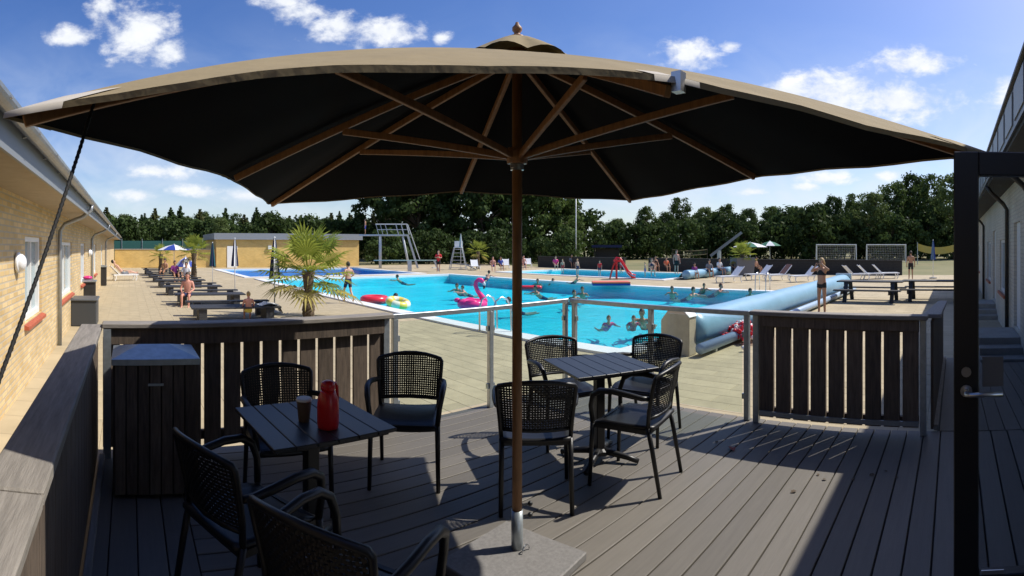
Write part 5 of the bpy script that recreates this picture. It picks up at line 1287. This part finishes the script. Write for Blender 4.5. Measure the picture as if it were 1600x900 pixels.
def person(label, pose, loc, facing, height, skin, hair=m_hairb, clothes=(), longhair=False, group='bathers', face=False):
    bme, cl = body(pose); t = thing('person', label, 'person', loc, facing, group); s = height/1.72; t.scale = (s,s,s)
    def child(nm, me, mat):
        o = put(nm, me, t); o.material_slots[0].link = 'OBJECT'; o.material_slots[0].material = mat
    child('body', bme, skin); child('hair', cl['longhair'] if longhair else cl['hair'], hair)
    if face:
        for nm_, me_ in cl['face']: child(nm_, me_, m_hairk)
    for nm, mat in clothes: child({'top':'bikini_top','briefs':'bikini_bottom'}.get(nm, nm), cl[nm], mat)
    return t
def look(px_): return -(AZ0+(px_-800)/FPX)      # rotation that faces straight away from the deck at that bearing
P_ = math.pi
person('woman in black bikini with hands raised to her face beside the cover roller', 'handsup', G(1284,492), look(1284)+P_-0.5, 1.66, m_skin2, m_hairy, (('top',m_cloth_k),('briefs',m_cloth_k)), True, face=True)
person('boy in dark swim trunks stepping along the left pool edge beside the palm', 'stride', (*G(544,474).xy,PAV+0.045), look(544)+0.6, 1.42, m_skin1, m_hairk, (('trunks',m_navy),), face=True)
person('lifeguard in a red shirt standing by the springboard', 'folded', G(685,426), look(685)+P_, 1.74, m_skin1, m_hairb, (('shirt',m_cloth_r),('trunks',m_cloth_k)))
p = G(600,419); q = Matrix.Rotation(-AZ0+R(14),4,'Z') @ Vector((-1.75,0,0)); person('diver in blue shorts standing on the high platform', 'stand', (p.x+q.x,p.y+q.y,PAV+3.14), look(571)+P_*0.5, 1.45, m_skin2, m_hairk, (('trunks',m_blue),))
person('bare chested man in dark shorts walking behind the right picnic table', 'stand', G(1423,437), look(1423), 1.74, m_skin2, m_hairb, (('trunks',m_cloth_k),))
person('bather with bare reddened chest sitting up on the second nearest timber sunbed', 'sit', (1.95,17.45,PAV-0.06), P_*0.9, 1.62, m_skin3, m_hairb, (('trunks',m_navy),), face=True)
person('child with tanned back sitting on the nearest timber sunbed', 'sit', (3.15,13.62,PAV-0.02), -0.1, 1.10, m_skin3, m_hairy, (('trunks',m_yellow),))
person('sunbather lying back on the lounger by the yellow brick wall', 'lounge', (*(G(190,438).xy+Vector((0.05,0.0))),PAV-0.02), R(-75), 1.70, m_skin1, m_hairk, (('trunks',m_cloth_g),))
person('tanned person sitting under the open parasol at the far left sunbeds', 'sit', W(258,33.0), look(258)+2.6, 1.7, m_skin2, m_hairk, (('trunks',m_cloth_k),))
person('person in purple top sitting near the second palm, left', 'sit', W(273,29.5), look(273)+3.4, 1.65, m_skin2, m_hairb, (('shirt',m_cloth_p),('trunks',m_cloth_k)))
person('person in white shirt sitting behind the second palm', 'sit', W(291,27.0), look(291)+2.9, 1.65, m_skin2, m_hairk, (('shirt',m_cloth_w),('trunks',m_cloth_k)))
# swimmers: body upright in the water, shoulders just out
def swimmer(label, px_, py_, face_, hair=m_hairb, skin=m_skin2, up=0.0, h=1.6, cl=(('trunks',m_navy),), long_=False):
    p = G(px_, py_, WZ); person(label, 'swim', (p.x,p.y,WZ-1.40*h/1.72+up), face_, h, skin, hair, cl, long_, 'swimmers')
swimmer('dark haired swimmer at the far left corner of the main pool', 621, 436, 1.0, m_hairk)
swimmer('swimmer behind the yellow ring with arms stretched out', 618, 470, -1.6, m_hairk)
swimmer('dark haired swimmer in the middle of the pool left of the flamingo', 714, 452, 2.0, m_hairk)
swimmer('pink shouldered child swimming just left of the flamingo neck', 723, 457, 1.4, m_hairb, m_skin3, 0.08, 1.3)
swimmer('swimmer leaning on the far pool edge right above the flamingo', 764, 437, -1.2, m_hairk, m_skin1, 0.30)
swimmer('swimmer holding the red float right of the parasol pole', 837, 458, 1.5, m_hairk, m_skin2, 0.05)
swimmer('dark head by the far edge, left of the two near the flagpole', 840, 442, 2.2, m_hairk, m_skin2, -0.05)
swimmer('dark head by the far edge below the flagpole left side', 864, 442, 2.4, m_hairk, m_skin2, -0.03)
swimmer('blond child standing up at the far edge below the flagpole', 902, 446, 2.9, m_hairy, m_skin1, 0.35, 1.2)
swimmer('swimmer right above the glass corner post, nearer of two', 897, 466, 2.6, m_hairk, m_skin2, 0.04)
swimmer('swimmer right above the glass corner post, farther of two', 910, 459, 2.2, m_hairk, m_skin2, 0.02)
swimmer('dark head swimming right of the red foam mat', 1050, 457, 2.0, m_hairk, m_skin2, 0.0)
swimmer('brown haired swimmer with bare shoulders left of the far ladder', 1083, 461, 3.0, m_hairb, m_skin1, 0.06)
swimmer('child sitting up out of the water at the far right pool edge', 1100, 456, 2.4, m_hairk, m_skin2, 0.16, 1.3)
swimmer('swimmer with reddish hair nearest the far right ladder', 1126, 457, 3.2, M('hair_auburn', (0.12,0.04,0.02), 0.6), m_skin3, 0.12)
swimmer('dark head in the far right pool corner by the rolled cover', 1172, 460, 2.6, m_hairk, m_skin2, -0.02)
swimmer('child with pink armbands in the near pool behind the glass, left one', 951, 505, 2.6, m_hairb, m_skin3, 0.0, 1.15, (('shirt',m_pink),))
swimmer('child with red float vest in the near pool behind the glass', 990, 505, 2.3, m_hairb, m_skin3, 0.0, 1.15, (('shirt',m_redvinyl),))
swimmer('adult head in the near pool beside the two small children', 1003, 501, 1.9, m_hairk, m_skin2, 0.04)
swimmer('swimmer low in the water just left of the parasol pole', 795, 474, 1.2, m_hairb, m_skin3, -0.06)
# paddling pool and terrace people
def stander(label, pose, px_, py_, face_, h, skin, hair, cl, long_=False, z=PAV): person(label, pose, G(px_, py_, z), face_, h, skin, hair, cl, long_)
stander('woman in pink swimsuit sitting at the far side of the paddling pool, left', 'sit', 868, 422, 2.5, 1.65, m_skin1, m_hairb, (('shirt',m_pink),('briefs',m_pink)))
stander('child in red trunks standing in the paddling pool, left', 'stand', 879, 427, 2.4, 1.05, m_skin1, m_hairy, (('trunks',m_red),))
stander('person in grey shirt sitting on the dark wall beside the flagpole', 'sit', 893, 419, 2.6, 1.7, m_skin2, m_hairk, (('shirt',m_cloth_g),('trunks',m_cloth_k)))
stander('child wading in the paddling pool below the flagpole', 'stand', 902, 430, 2.9, 1.15, m_skin1, m_hairy, (('trunks',m_navy),))
stander('child in red shirt wading left of the red slide', 'stand', 937, 431, 2.0, 1.05, m_skin1, m_hairb, (('shirt',m_red),('trunks',m_navy)))
stander('child climbing at the top of the red slide', 'stride', 970, 428, 1.2, 1.2, m_skin2, m_hairk, (('trunks',m_red),))
stander('woman sitting with a child right of the red slide', 'sit', 1018, 432, 2.4, 1.65, m_skin1, m_hairb, (('top',m_navy),('briefs',m_navy)), True)
stander('child standing in front of the seated woman by the paddling pool', 'stand', 1008, 433, 0.8, 1.0, m_skin1, m_hairy, (('trunks',m_blue),))
stander('tanned woman sitting on the dark wall behind the paddling pool', 'sit', 1024, 424, 2.6, 1.68, m_skin2, m_hairb, (('top',m_cloth_k),('briefs',m_cloth_k)), True)
stander('person in orange shirt sitting by the dark wall', 'sit', 1041, 425, 2.6, 1.6, m_skin2, m_hairk, (('shirt',m_orange),('trunks',m_cloth_k)))
stander('bare chested man in long dark shorts standing at the paddling pool end', 'stand', 1057, 429, 2.4, 1.76, m_skin3, m_hairb, (('trunks',m_cloth_k),))
stander('person sitting left of the grey planter in the shade', 'sit', 1147, 431, 2.6, 1.72, m_skin2, m_hairk, (('trunks',m_cloth_k),('shirt',m_navy)))
stander('bare shouldered person sitting right of the grey planter', 'sit', 1181, 429, 3.0, 1.72, m_skin2, m_hairb, (('trunks',m_cloth_k),))
stander('person in white shirt on the terrace left of the grey planter', 'sit', 1124, 432, 2.8, 1.7, m_skin1, m_hairk, (('shirt',m_cloth_w),('trunks',m_cloth_k)))
stander('person in patterned dark shirt crouched by the small cover roll', 'sit', 1108, 434, 2.4, 1.6, m_skin2, m_hairk, (('shirt',m_cloth_g),('trunks',m_cloth_k)))
stander('sunbather in purple sitting low on the terrace right of the paddling pool', 'sit', 1085, 436, 2.6, 1.35, m_skin2, m_hairk, (('shirt',m_cloth_p),('trunks',m_cloth_k)))
stander('bather sitting on the grass left of the parasol pole', 'sit', 770, 424, 2.6, 1.65, m_skin3, m_hairb, (('trunks',m_blue),))
stander('bather in blue top beside the lounger left of the parasol pole', 'sit', 782, 423, 2.8, 1.6, m_skin2, m_hairk, (('shirt',m_blue),('trunks',m_cloth_k)))
stander('bather sitting behind the lounger right of the parasol pole', 'sit', 818, 421, 2.6, 1.7, m_skin3, m_hairk, (('trunks',m_navy),))

S.cycles.use_denoising = True
S.cycles.max_bounces = 6; S.cycles.diffuse_bounces = 3; S.cycles.transparent_max_bounces = 16
S.cycles.caustics_reflective = False; S.cycles.caustics_refractive = False
